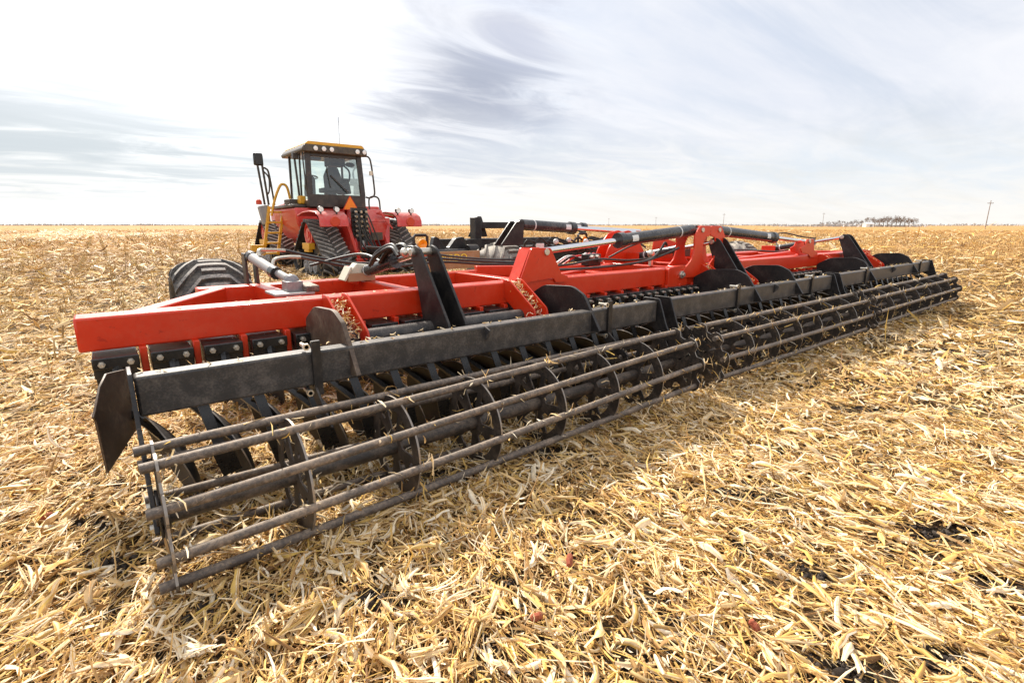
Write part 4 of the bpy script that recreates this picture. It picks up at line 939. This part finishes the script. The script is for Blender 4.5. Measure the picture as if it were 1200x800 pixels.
t('hitch', MB().box(TX - .12, TX + .12, 11.5, 12.6, .44, .54).box(TX - .4, TX + .4, 11.9, 12.2, .50, .62).beam((TX + .1, 11.7, .55), (TX + .8, 11.9, 1.0), .07, .07), 'cab', bevel=0.01)
# hydraulic couplers and hoses at the back
cp = MB(); ho = MB()
for i in range(3):
    for k in range(6):
        x_, z_ = TX - .46 + .15 * i, 1.78 - .13 * k; cp.cyl((x_, 12.1, z_), (x_, 11.96, z_ - .03), .038, 8)
        if (i + k) % 2 == 0:
            a0 = Vector((x_, 11.96, z_ - .03)); ho.tube(spline([a0, a0 + Vector((0.02, -.12, -.12)), a0 + Vector((.12 + .03 * i, -.12, -.55 - .06 * k)), Vector((TX + .1 + .06 * i, 11.75, .55)), Vector((TX + .1 + .03 * k, 11.5, .68))], 6), .022, 6)
t('coupler_bank', cp.box(TX - .54, TX - .07, 12.08, 12.16, .95, 1.88), 'blackclean'); t('hose', ho, 'hose')
for i in range(3):
    for k in range(6): t('coupler_cap', MB().cyl((TX - .46 + .15 * i, 11.985, 1.772 - .13 * k), (TX - .46 + .15 * i, 11.93, 1.765 - .13 * k), .036, 8), 'zinc')
t('reflector', MB().box(TX - .36, TX - .29, 11.90, 11.91, .80, .98), 'white')
t('handrail', MB().tube(spline([(TX + .22, 12.6, 1.80), (TX + .22, 12.6, 2.12), (TX + .30, 12.6, 2.22), (TX + .46, 12.6, 2.22), (TX + .54, 12.6, 2.12), (TX + .56, 12.6, 1.80)], 6), .025, 8), 'cab')
# front chassis, hood and the sloping tank side under the cab
t('front_frame', MB().box(TX - .5, TX + .5, 15.4, 20.3, .75, 1.35), 'red_tractor', bevel=0.02)
t('hood', MB().plate(fillet([(16.6, 1.35), (16.6, 2.25), (17.2, 2.30), (20.3, 2.12), (20.7, 1.9), (20.7, 1.35)], .12), 'x', TX - .55, TX + .55), 'red_tractor', bevel=0.05, seg=3)
def skew_tank():
    # flares outward to the left and narrows downward
    top = [(TX - 1.36, 14.5, 1.93), (TX + .2, 14.5, 1.93), (TX + .2, 17.0, 1.93), (TX - 1.36, 17.0, 1.93)]
    mid = [(TX - 1.34, 14.45, 1.45), (TX + .2, 14.45, 1.45), (TX + .2, 17.0, 1.45), (TX - 1.34, 17.0, 1.45)]
    bot = [(TX - 1.05, 14.7, 0.95), (TX + .2, 14.7, .95), (TX + .2, 16.7, .95), (TX - 1.05, 16.7, .95)]
    v = top + mid + bot; f = [(0, 1, 2, 3), (11, 10, 9, 8)]
    for o_ in (0, 4): f += [(o_ + k, o_ + 4 + k, o_ + 4 + (k + 1) % 4, o_ + (k + 1) % 4) for k in range(4)]
    return MB().add(v, f)
t('fuel_tank', skew_tank(), 'red_tractor', bevel=0.05, seg=3)
t('battery_box', MB().box(TX + .3, TX + 1.45, 14.6, 16.8, 1.1, 2.02), 'red_tractor', bevel=0.05)
t('platform', MB().box(TX - 1.40, TX - .99, 14.6, 17.3, 1.945, 2.03).box(TX - 1.36, TX - 1.0, 15.0, 15.6, 2.03, 2.2), 'cab', bevel=0.015)
# ladder: two stringers and treads
lx0, lx1, ly = TX - 1.72, TX - 1.72, 15.9
la = MB()
for xx in (-1.80, -1.36): la.beam((TX + xx + .10, 16.1, 2.0), (TX + xx - .22, 16.1, .44), .085, .10, (0, 1, 0))
for k in range(5):
    z_ = .50 + .33 * k; sx = -.22 + .32 * (z_ - .44) / 1.56; la.box(TX - 1.80 + sx, TX - 1.36 + sx, 16.02, 16.18, z_ - .03, z_ + .03)
la.box(TX - 2.38, TX - 1.99, 16.0, 16.2, .56, .78)
lad = t('ladder', la, 'yellow', bevel=0.008)
t('handrail', MB().tube(spline([(TX - 1.68, 16.0, 1.7), (TX - 1.54, 15.98, 2.2), (TX - 1.36, 15.95, 2.62), (TX - 1.24, 15.95, 2.70), (TX - 1.12, 15.95, 2.58), (TX - 1.04, 15.95, 2.05)], 7), .04, 10), 'yellow', lad)
t('tool_box', MB().box(TX - 1.12, TX - .92, 14.75, 15.0, 2.05, 2.30), 'yellow', bevel=0.03)
# cab: posts, lower panel, glass, roof, seat, wheel
CY0, CY1, CZ0, CZ1 = 14.35, 16.25, 1.95, 3.62
cabL, cabR = TX - 0.98, TX + .86
cab = t('cab', MB().box(cabL, cabR, CY0, CY0 + .10, CZ0, 2.34).box(cabL, cabL + .06, CY0 + .1, CY1, CZ0, 2.15).box(cabR - .06, cabR, CY0 + .1, CY1, CZ0, 2.15).box(cabL + .06, cabR - .06, CY0 + .1, CY1, CZ0, 2.05), 'cab', bevel=0.02)
for (x_, y_) in ((cabL + .07, CY0 + .05), (cabR - .07, CY0 + .05)):
    t('cab_post', MB().beam((x_, y_, 2.32), (x_ + (.05 if x_ < TX else -.05), y_ + .06, CZ1), .16, .10, (0, 1, 0)), 'cab', cab, bevel=0.012)
for (x_, y_) in ((cabL + .05, CY1 - .05), (cabR - .05, CY1 - .05)): t('cab_post', MB().beam((x_, y_, 2.1), (x_, y_ - .1, CZ1), .07, .07, (0, 1, 0)), 'cab', cab, bevel=0.012)
t('cab_post', MB().beam((cabL + .03, CY0 + .75, 2.1), (cabL + .06, CY0 + .72, CZ1), .05, .06, (0, 1, 0)), 'cab', cab, bevel=0.008)
t('window_header', MB().box(cabL + .15, cabR - .15, CY0 + .08, CY0 + .16, 3.46, CZ1), 'cab', cab, bevel=0.012)
gl_ = MB().add([(cabL + .14, CY0 + .05, 2.34), (cabR - .14, CY0 + .05, 2.34), (cabR - .18, CY0 + .11, 3.47), (cabL + .18, CY0 + .11, 3.47)], [(0, 1, 2, 3)])
t('rear_window', gl_, 'glass', cab)
t('side_window', MB().add([(cabL + .03, CY0 + .12, 2.15), (cabL + .03, CY1 - .08, 2.12), (cabL + .06, CY1 - .16, 3.6), (cabL + .06, CY0 + .14, 3.6)], [(0, 1, 2, 3)]), 'glass', cab)
t('side_window', MB().add([(cabR - .03, CY0 + .12, 2.15), (cabR - .03, CY1 - .08, 2.12), (cabR - .06, CY1 - .16, 3.6), (cabR - .06, CY0 + .14, 3.6)], [(0, 1, 2, 3)]), 'glass', cab)
t('windscreen', MB().add([(cabL + .1, CY1 - .05, 2.06), (cabR - .1, CY1 - .05, 2.06), (cabR - .1, CY1 - .14, 3.6), (cabL + .1, CY1 - .14, 3.6)], [(0, 1, 2, 3)]), 'glass', cab)
rf = t('cab_roof', MB().plate(fillet([(cabL - .08, 3.56), (cabR + .08, 3.56), (cabR + .11, 3.66), (cabR + .02, 3.78), (cabL - .0, 3.78), (cabL - .11, 3.64)], .05), 'y', CY0 - .12, CY1 + .25), 'roof', cab, bevel=0.03, seg=3)
t('roof_panel', MB().plate(fillet([(cabL - .0, 3.782), (cabR + .03, 3.782), (cabR - .06, 3.87), (cabL + .10, 3.87)], .03), 'y', CY0 - .10, CY1 + .2), 'yellow', cab, bevel=0.015)
for x_ in (cabL + .30, cabL + .55, cabL + .79, cabR - .23, cabR + .0):
    wl = t('work_lamp', MB().lathe([(-.02, .068), (-.015, .08), (.03, .08)], (x_, CY0 - .125, 3.67), 'y', 18), 'cab')
    t('lamp_lens', MB().lathe([(-.03, 0.0), (-.028, .05), (-.02, .068)], (x_, CY0 - .125, 3.67), 'y', 18), 'lens', wl)
st_ = MB().plate(fillet([(-.26, 2.5), (.26, 2.5), (.28, 2.95), (.18, 3.24), (-.14, 3.24), (-.28, 2.95)], .06), 'y', 0, .14)
st_.v = [v + Vector((TX + .05, 14.95, 0)) for v in st_.v]
t('seat', st_.box(TX - .23, TX + .33, 15.09, 15.6, 2.45, 2.6).box(TX - .1, TX + .2, 15.1, 15.5, 2.05, 2.45).plate(fillet([(TX + .40, 2.42), (TX + .66, 2.42), (TX + .62, 2.78), (TX + .44, 2.74)], .05), 'y', 15.0, 15.7), 'seat', cab, bevel=0.03, seg=3)
t('passenger_seat', MB().plate(fillet([(TX - .86, 2.3), (TX - .52, 2.3), (TX - .50, 2.85), (TX - .62, 3.0), (TX - .8, 2.98)], .07), 'y', 15.0, 15.14), 'seat', cab, bevel=0.03)
sw = MB(); ctr = Vector((TX - .30, 15.95, 2.98))
ringp = [ctr + Vector((.19 * math.cos(a), .10 * math.sin(a), .06 * math.sin(a))) for a in np.linspace(0, 2 * math.pi, 25)]
sw.tube(ringp, .018, 8, False).tube([ctr + Vector((0, 0, -.02)), ctr + Vector((.05, .2, -.8))], .04, 8).beam(ctr + Vector((-.19, 0, 0)), ctr + Vector((.19, 0, 0)), .03, .02)
t('steering_wheel', sw, 'cab', cab)
t('roof_console', MB().box(TX + .10, TX + .62, 15.3, 15.8, 3.32, 3.6).box(TX - .6, TX - .1, 15.5, 15.9, 3.5, 3.6).ball((TX + .78, 15.3, 3.38), .13, (1.3, .5, .6), 8).tube(spline([(TX + .5, 15.35, 3.4), (TX + .72, 15.3, 3.2), (TX + .74, 15.3, 2.95), (TX + .62, 15.3, 2.7)], 6), .03, 8), 'seat', cab, bevel=0.0)
t('monitor', MB().box(TX + .52, TX + .8, 15.5, 15.55, 2.72, 2.95), 'seat', cab, bevel=0.01)
t('wiper', MB().beam((TX + .28, CY0 - .02, 2.42), (TX - .22, CY0 + .035, 2.92), .035, .03, (0, 1, 0)).beam((TX - .25, CY0 + .02, 2.55), (TX - .33, CY0 + .07, 3.2), .02, .02, (0, 1, 0)), 'cab', cab)
# slow-moving-vehicle triangle
cx_ = TX + .18
def tri(r_, y_, h_): 
    return MB().plate(fillet([(cx_ + r_ * math.sin(R(a)), 2.02 + r_ * math.cos(R(a))) for a in (0, 120, 240)], r_ * .14, 4), 'y', y_, y_ + h_)
sm = t('warning_triangle', tri(.30, 13.95, .006), 'orangered'); t('triangle_face', tri(.255, 13.943, .006), 'orange', sm)
t('triangle_bracket', MB().beam((cx_, 13.96, 1.9), (cx_, 14.36, 2.0), .05, .03), 'cab')
# mirror arms
t('mirror_arm', MB().tube(spline([(cabR - .05, CY0 - .02, 3.56), (cabR + .14, CY0 - .1, 3.54), (cabR + .22, CY0 - .1, 3.3), (cabR + .28, CY0 - .1, 2.6), (cabR + .26, CY0 - .1, 2.36), (cabR + .12, CY0 - .05, 2.28), (cabR, CY0, 2.3)], 7), .028, 8), 'cab', cab)
t('side_marker', MB().box(cabR + .14, cabR + .24, CY0 - .14, CY0 - .06, 2.98, 3.12), 'cream', cab, bevel=0.01)
mp = MB().tube([(cabL - .16, CY0 + .5, 3.45), (cabL - .10, CY0 + .5, 2.15)], .035, 8).box(cabL - .22, cabL - .06, CY0 + .42, CY0 + .58, 3.38, 3.56)
t('grab_bar', mp, 'cab', cab, bevel=0.01)
t('grab_bar', MB().tube(spline([(cabL - .01, CY0 + .12, 3.55), (cabL - .03, CY0 + .1, 3.3), (cabL + .0, CY0 + .06, 2.4), (cabL + .06, CY0 + .02, 2.1)], 6), .022, 8), 'cab', cab)
mr = t('mirror_stand', MB().tube([(TX - 1.80, 16.2, 2.05), (TX - 1.90, 16.2, 3.30)], .035, 8).tube([(TX - 1.68, 16.2, 2.05), (TX - 1.76, 16.2, 3.28)], .035, 8).tube(spline([(TX - 1.50, 16.2, 2.05), (TX - 1.58, 16.2, 3.0), (TX - 1.66, 16.2, 3.18), (TX - 1.78, 16.2, 3.2)], 6), .03, 8).tube(spline([(TX - 1.74, 16.2, 3.1), (TX - 1.60, 16.2, 2.9), (TX - 1.62, 16.2, 2.5), (TX - 1.71, 16.2, 2.35)], 6), .025, 8), 'cab')
t('mirror_head', MB().box(TX - 2.00, TX - 1.72, 16.14, 16.28, 3.26, 3.64), 'blackclean', mr, bevel=0.04)
t('lamp_head', MB().plate(fillet([(TX - 2.00, 2.0), (TX - 1.68, 2.06), (TX - 1.68, 1.42), (TX - 1.90, 1.42)], .05), 'y', 16.15, 16.4), 'grey', bevel=0.02)
t('beacon', MB().lathe([(0, .09), (.1, .09), (.15, .05), (.16, 0)], (TX - 1.96, 16.25, 2.06), 'z', 14), 'orangered')
t('antenna', MB().cyl((cabR - .1, CY1 - .2, 3.9), (cabR - .08, CY1 - .2, 5.0), .008, 6), 'cab', cab)
t('exhaust', MB().cyl((TX + .35, 18.0, 2.2), (TX + .35, 18.0, 2.9), .08, 14), 'cab')

# ------------------------------------------------------------------ loose red cobs in the foreground
COBS = [(667, 665, .060, 40, 'largest dull red corn cob piece, in the straw behind the left roller'),
        (629, 733, .042, -30, 'small red cob piece nearest the bottom centre of the field'),
        (883, 742, .038, 80, 'short red cob piece in the straw at the lower right'),
        (55, 611, .055, 20, 'dull red cob lying by bare soil left of the roller end')]
for px, py, L_, an, lab in COBS:
    c = on_ground(px, py); mb = MB(); a_ = R(an); dx, dy = math.cos(a_), math.sin(a_)
    z0 = float(gz(np.array(c.x), np.array(c.y))) + .042
    ks = [-.5, -.47, -.3, -.1, .1, .3, .42, .5]; mb.tube([(c.x + dx * L_ * k, c.y + dy * L_ * k, z0 + .015 * k) for k in ks], [.003, .010, .0125, .0135, .0125, .0135, .010, .003], 14)
    rj = random.Random(px); mb.v = [v + Vector([rj.uniform(-.0022, .0022) for _ in range(3)]) for v in mb.v]
    tag(mb.build('corn_cob', M['cob']), lab, 'corn cob', 'broken red cobs in the straw')

# ------------------------------------------------------------------ horizon: trees, poles, shed, far woods
def far_pt(px, dist):
    """point on the ground in the direction of picture column px"""
    dd = pix_dir(px, 270); hd = Vector((dd.x, dd.y, 0)).normalized(); return Vector((CAM.x, CAM.y, 0)) + hd * dist
def bare_tree(px, dist, h, spread, seed, label, group):
    rnd = random.Random(seed); p_ = far_pt(px, dist)
    root = thing('bare_tree', p_, label, 'tree', group)
    tb = MB().tube([p_, p_ + Vector((rnd.uniform(-.2, .2), 0, h * .3)), p_ + Vector((rnd.uniform(-.4, .4), 0, h * .5))], [h * .035, h * .026, h * .016], 7)
    tb.build('trunk', M['trunk'], root)
    cr_ = MB()
    def branch(a, dr, ln, r_, dep):
        e = a + dr * ln; m_ = a.lerp(e, .5) + Vector((rnd.uniform(-1, 1), rnd.uniform(-1, 1), rnd.uniform(-.3, .6))) * ln * .09
        cr_.tube([a, m_, e], [r_, r_ * .8, r_ * .55], 4, False)
        if dep == 0: return
        for _ in range(4 if dep > 1 else 5):
            nd = (dr + Vector((rnd.uniform(-1, 1) * spread, rnd.uniform(-1, 1) * spread, rnd.uniform(-.35, .7)))).normalized()
            branch(a.lerp(e, rnd.uniform(.45, 1)), nd, ln * rnd.uniform(.5, .75), r_ * .62, dep - 1)
    for k in range(6):
        a_ = k * 1.05 + rnd.random(); branch(p_ + Vector((0, 0, h * rnd.uniform(.18, .45))), Vector((math.cos(a_) * spread, math.sin(a_) * spread, rnd.uniform(.5, 1.1))).normalized(), h * .34, h * .013, 3)
    cr_.build('crown', M['twig'], root)
rT = random.Random(5)
TREES = [(1018, 560, 8.0), (1024, 560, 7.5), (1029, 555, 7.0), (1034, 560, 8.5), (1039, 556, 8.2), (1044, 562, 8.6), (1049, 558, 8.4), (1054, 560, 8.5), (1059, 557, 8.2), (1064, 561, 7.8), (1069, 560, 7.4),
         (962, 600, 4.6), (970, 600, 5.0), (977, 596, 5.4), (984, 600, 6.0), (991, 598, 5.6), (998, 600, 6.4), (1005, 597, 6.6), (1010, 600, 6.0)]
for i, (px, ds, h) in enumerate(TREES):
    grp = 'bare trees of the farm grove on the horizon'
    lab = ('tall bare brown tree in the dense clump right of the white shed on the horizon' if i < 11 else 'low bare tree in the thin row left of the white shed on the horizon')
    bare_tree(px, ds, h * 1.12, .85, 100 + i, lab, grp if i < 11 else 'low bare trees left of the shed')
c = far_pt(1016, 545); ax = Vector((rt.x, rt.y, 0)).normalized()
sh_ = thing('farm_shed', c, 'small white farm shed with a pale roof between the two clumps of bare trees', 'shed')
def obox(mb, c, w, dpt, z0, z1):
    n_ = Vector((-ax.y, ax.x, 0)); v = [c + ax * (sx * w / 2) + n_ * (sy * dpt / 2) + Vector((0, 0, z_)) for z_ in (z0, z1) for sx, sy in ((-1, -1), (1, -1), (1, 1), (-1, 1))]
    return mb.add(v, [(3, 2, 1, 0), (4, 5, 6, 7)] + [(k, (k + 1) % 4, (k + 1) % 4 + 4, k + 4) for k in range(4)])
obox(MB(), c, 6.0, 5, 0, 2.4).build('wall', M['shedwall'], sh_)
n_ = Vector((-ax.y, ax.x, 0)); v = []
for sx in (-1, 1): v += [c + ax * (sx * 3.2) - n_ * 2.8 + Vector((0, 0, 2.4)), c + ax * (sx * 3.2) + n_ * 2.8 + Vector((0, 0, 2.4)), c + ax * (sx * 3.2) + Vector((0, 0, 3.9))]
MB().add(v, [(0, 1, 2), (3, 5, 4), (0, 3, 4, 1), (1, 4, 5, 2), (2, 5, 3, 0)]).build('roof', M['shedroof'], sh_)
obox(MB(), c - n_ * 2.56 + ax * 1.2, 1.8, .1, 0, 2.0).build('door', M['grey'], sh_)
POLES = [(1154, 265, 10.4, 'tallest utility pole, alone on the right horizon', .015), (963, 480, 11.0, 'utility pole standing by the low bare trees on the horizon', 0), (847, 440, 10.5, 'utility pole on the horizon above the right end of the centre cylinders', 0),
         (768, 560, 9.8, 'faint utility pole on the horizon above the left fold cylinder', 0), (713, 640, 9.8, 'most distant utility pole, left of the others on the horizon', 0)]
for px, ds, h, lab, lean in POLES:
    p_ = far_pt(px, ds); root = thing('utility_pole', p_, lab, 'utility pole', 'utility poles along the horizon'); tp = p_ + Vector((rt.x, rt.y, 0)) * lean * h + Vector((0, 0, h))
    MB().tube([p_, tp], [.16, .10], 8).build('pole', M['pole'], root)
    cc = p_.lerp(tp, .90); MB().beam(cc - ax * 1.1, cc + ax * 1.1, .14, .16).build('crossarm', M['pole'], root)
    mb = MB()
    for k in (-1, -.45, .45, 1): mb.cyl(cc + ax * k + Vector((0, 0, .08)), cc + ax * k + Vector((0, 0, .32)), .06, 6)
    mb.build('insulator', M['grey'], root)
# far woods: low uneven strips made of many twiggy tufts
def woods(name, runs, label, dens=1.0):
    parts_ = []
    for (x0, x1, dist, h0, h1) in runs:
        w_ = (far_pt(x1, dist) - far_pt(x0, dist)).length; n = int(w_ * 1.6 * dens) + 60; t_ = rng.random(n); a_, b_ = far_pt(x0, dist), far_pt(x1, dist)
        x = a_.x + (b_.x - a_.x) * t_ + rng.normal(0, dist * .01, n); y = a_.y + (b_.y - a_.y) * t_ + rng.normal(0, dist * .01, n)
        env = h0 + (h1 - h0) * (0.5 + .5 * np.sin(t_ * w_ * .02 + x0) * np.sin(t_ * w_ * .047 + 2)); hh = env * rng.uniform(.35, .75, n)
        parts_.append(strips(n, x, y, hh * .5, rng.uniform(0, 6.28, n), np.full(n, np.pi / 2) + rng.normal(0, .25, n), rng.uniform(0, 3, n), hh, hh * rng.uniform(.4, 1.1, n), rng.normal(0, .1, n), rng.uniform(.3, .9, n), rng.random(n), 3, 2))
    V, Fq, T = merge(parts_); tag(np_mesh(name, V, Fq, T, 'farwood'), label, 'far wood', kind='stuff')
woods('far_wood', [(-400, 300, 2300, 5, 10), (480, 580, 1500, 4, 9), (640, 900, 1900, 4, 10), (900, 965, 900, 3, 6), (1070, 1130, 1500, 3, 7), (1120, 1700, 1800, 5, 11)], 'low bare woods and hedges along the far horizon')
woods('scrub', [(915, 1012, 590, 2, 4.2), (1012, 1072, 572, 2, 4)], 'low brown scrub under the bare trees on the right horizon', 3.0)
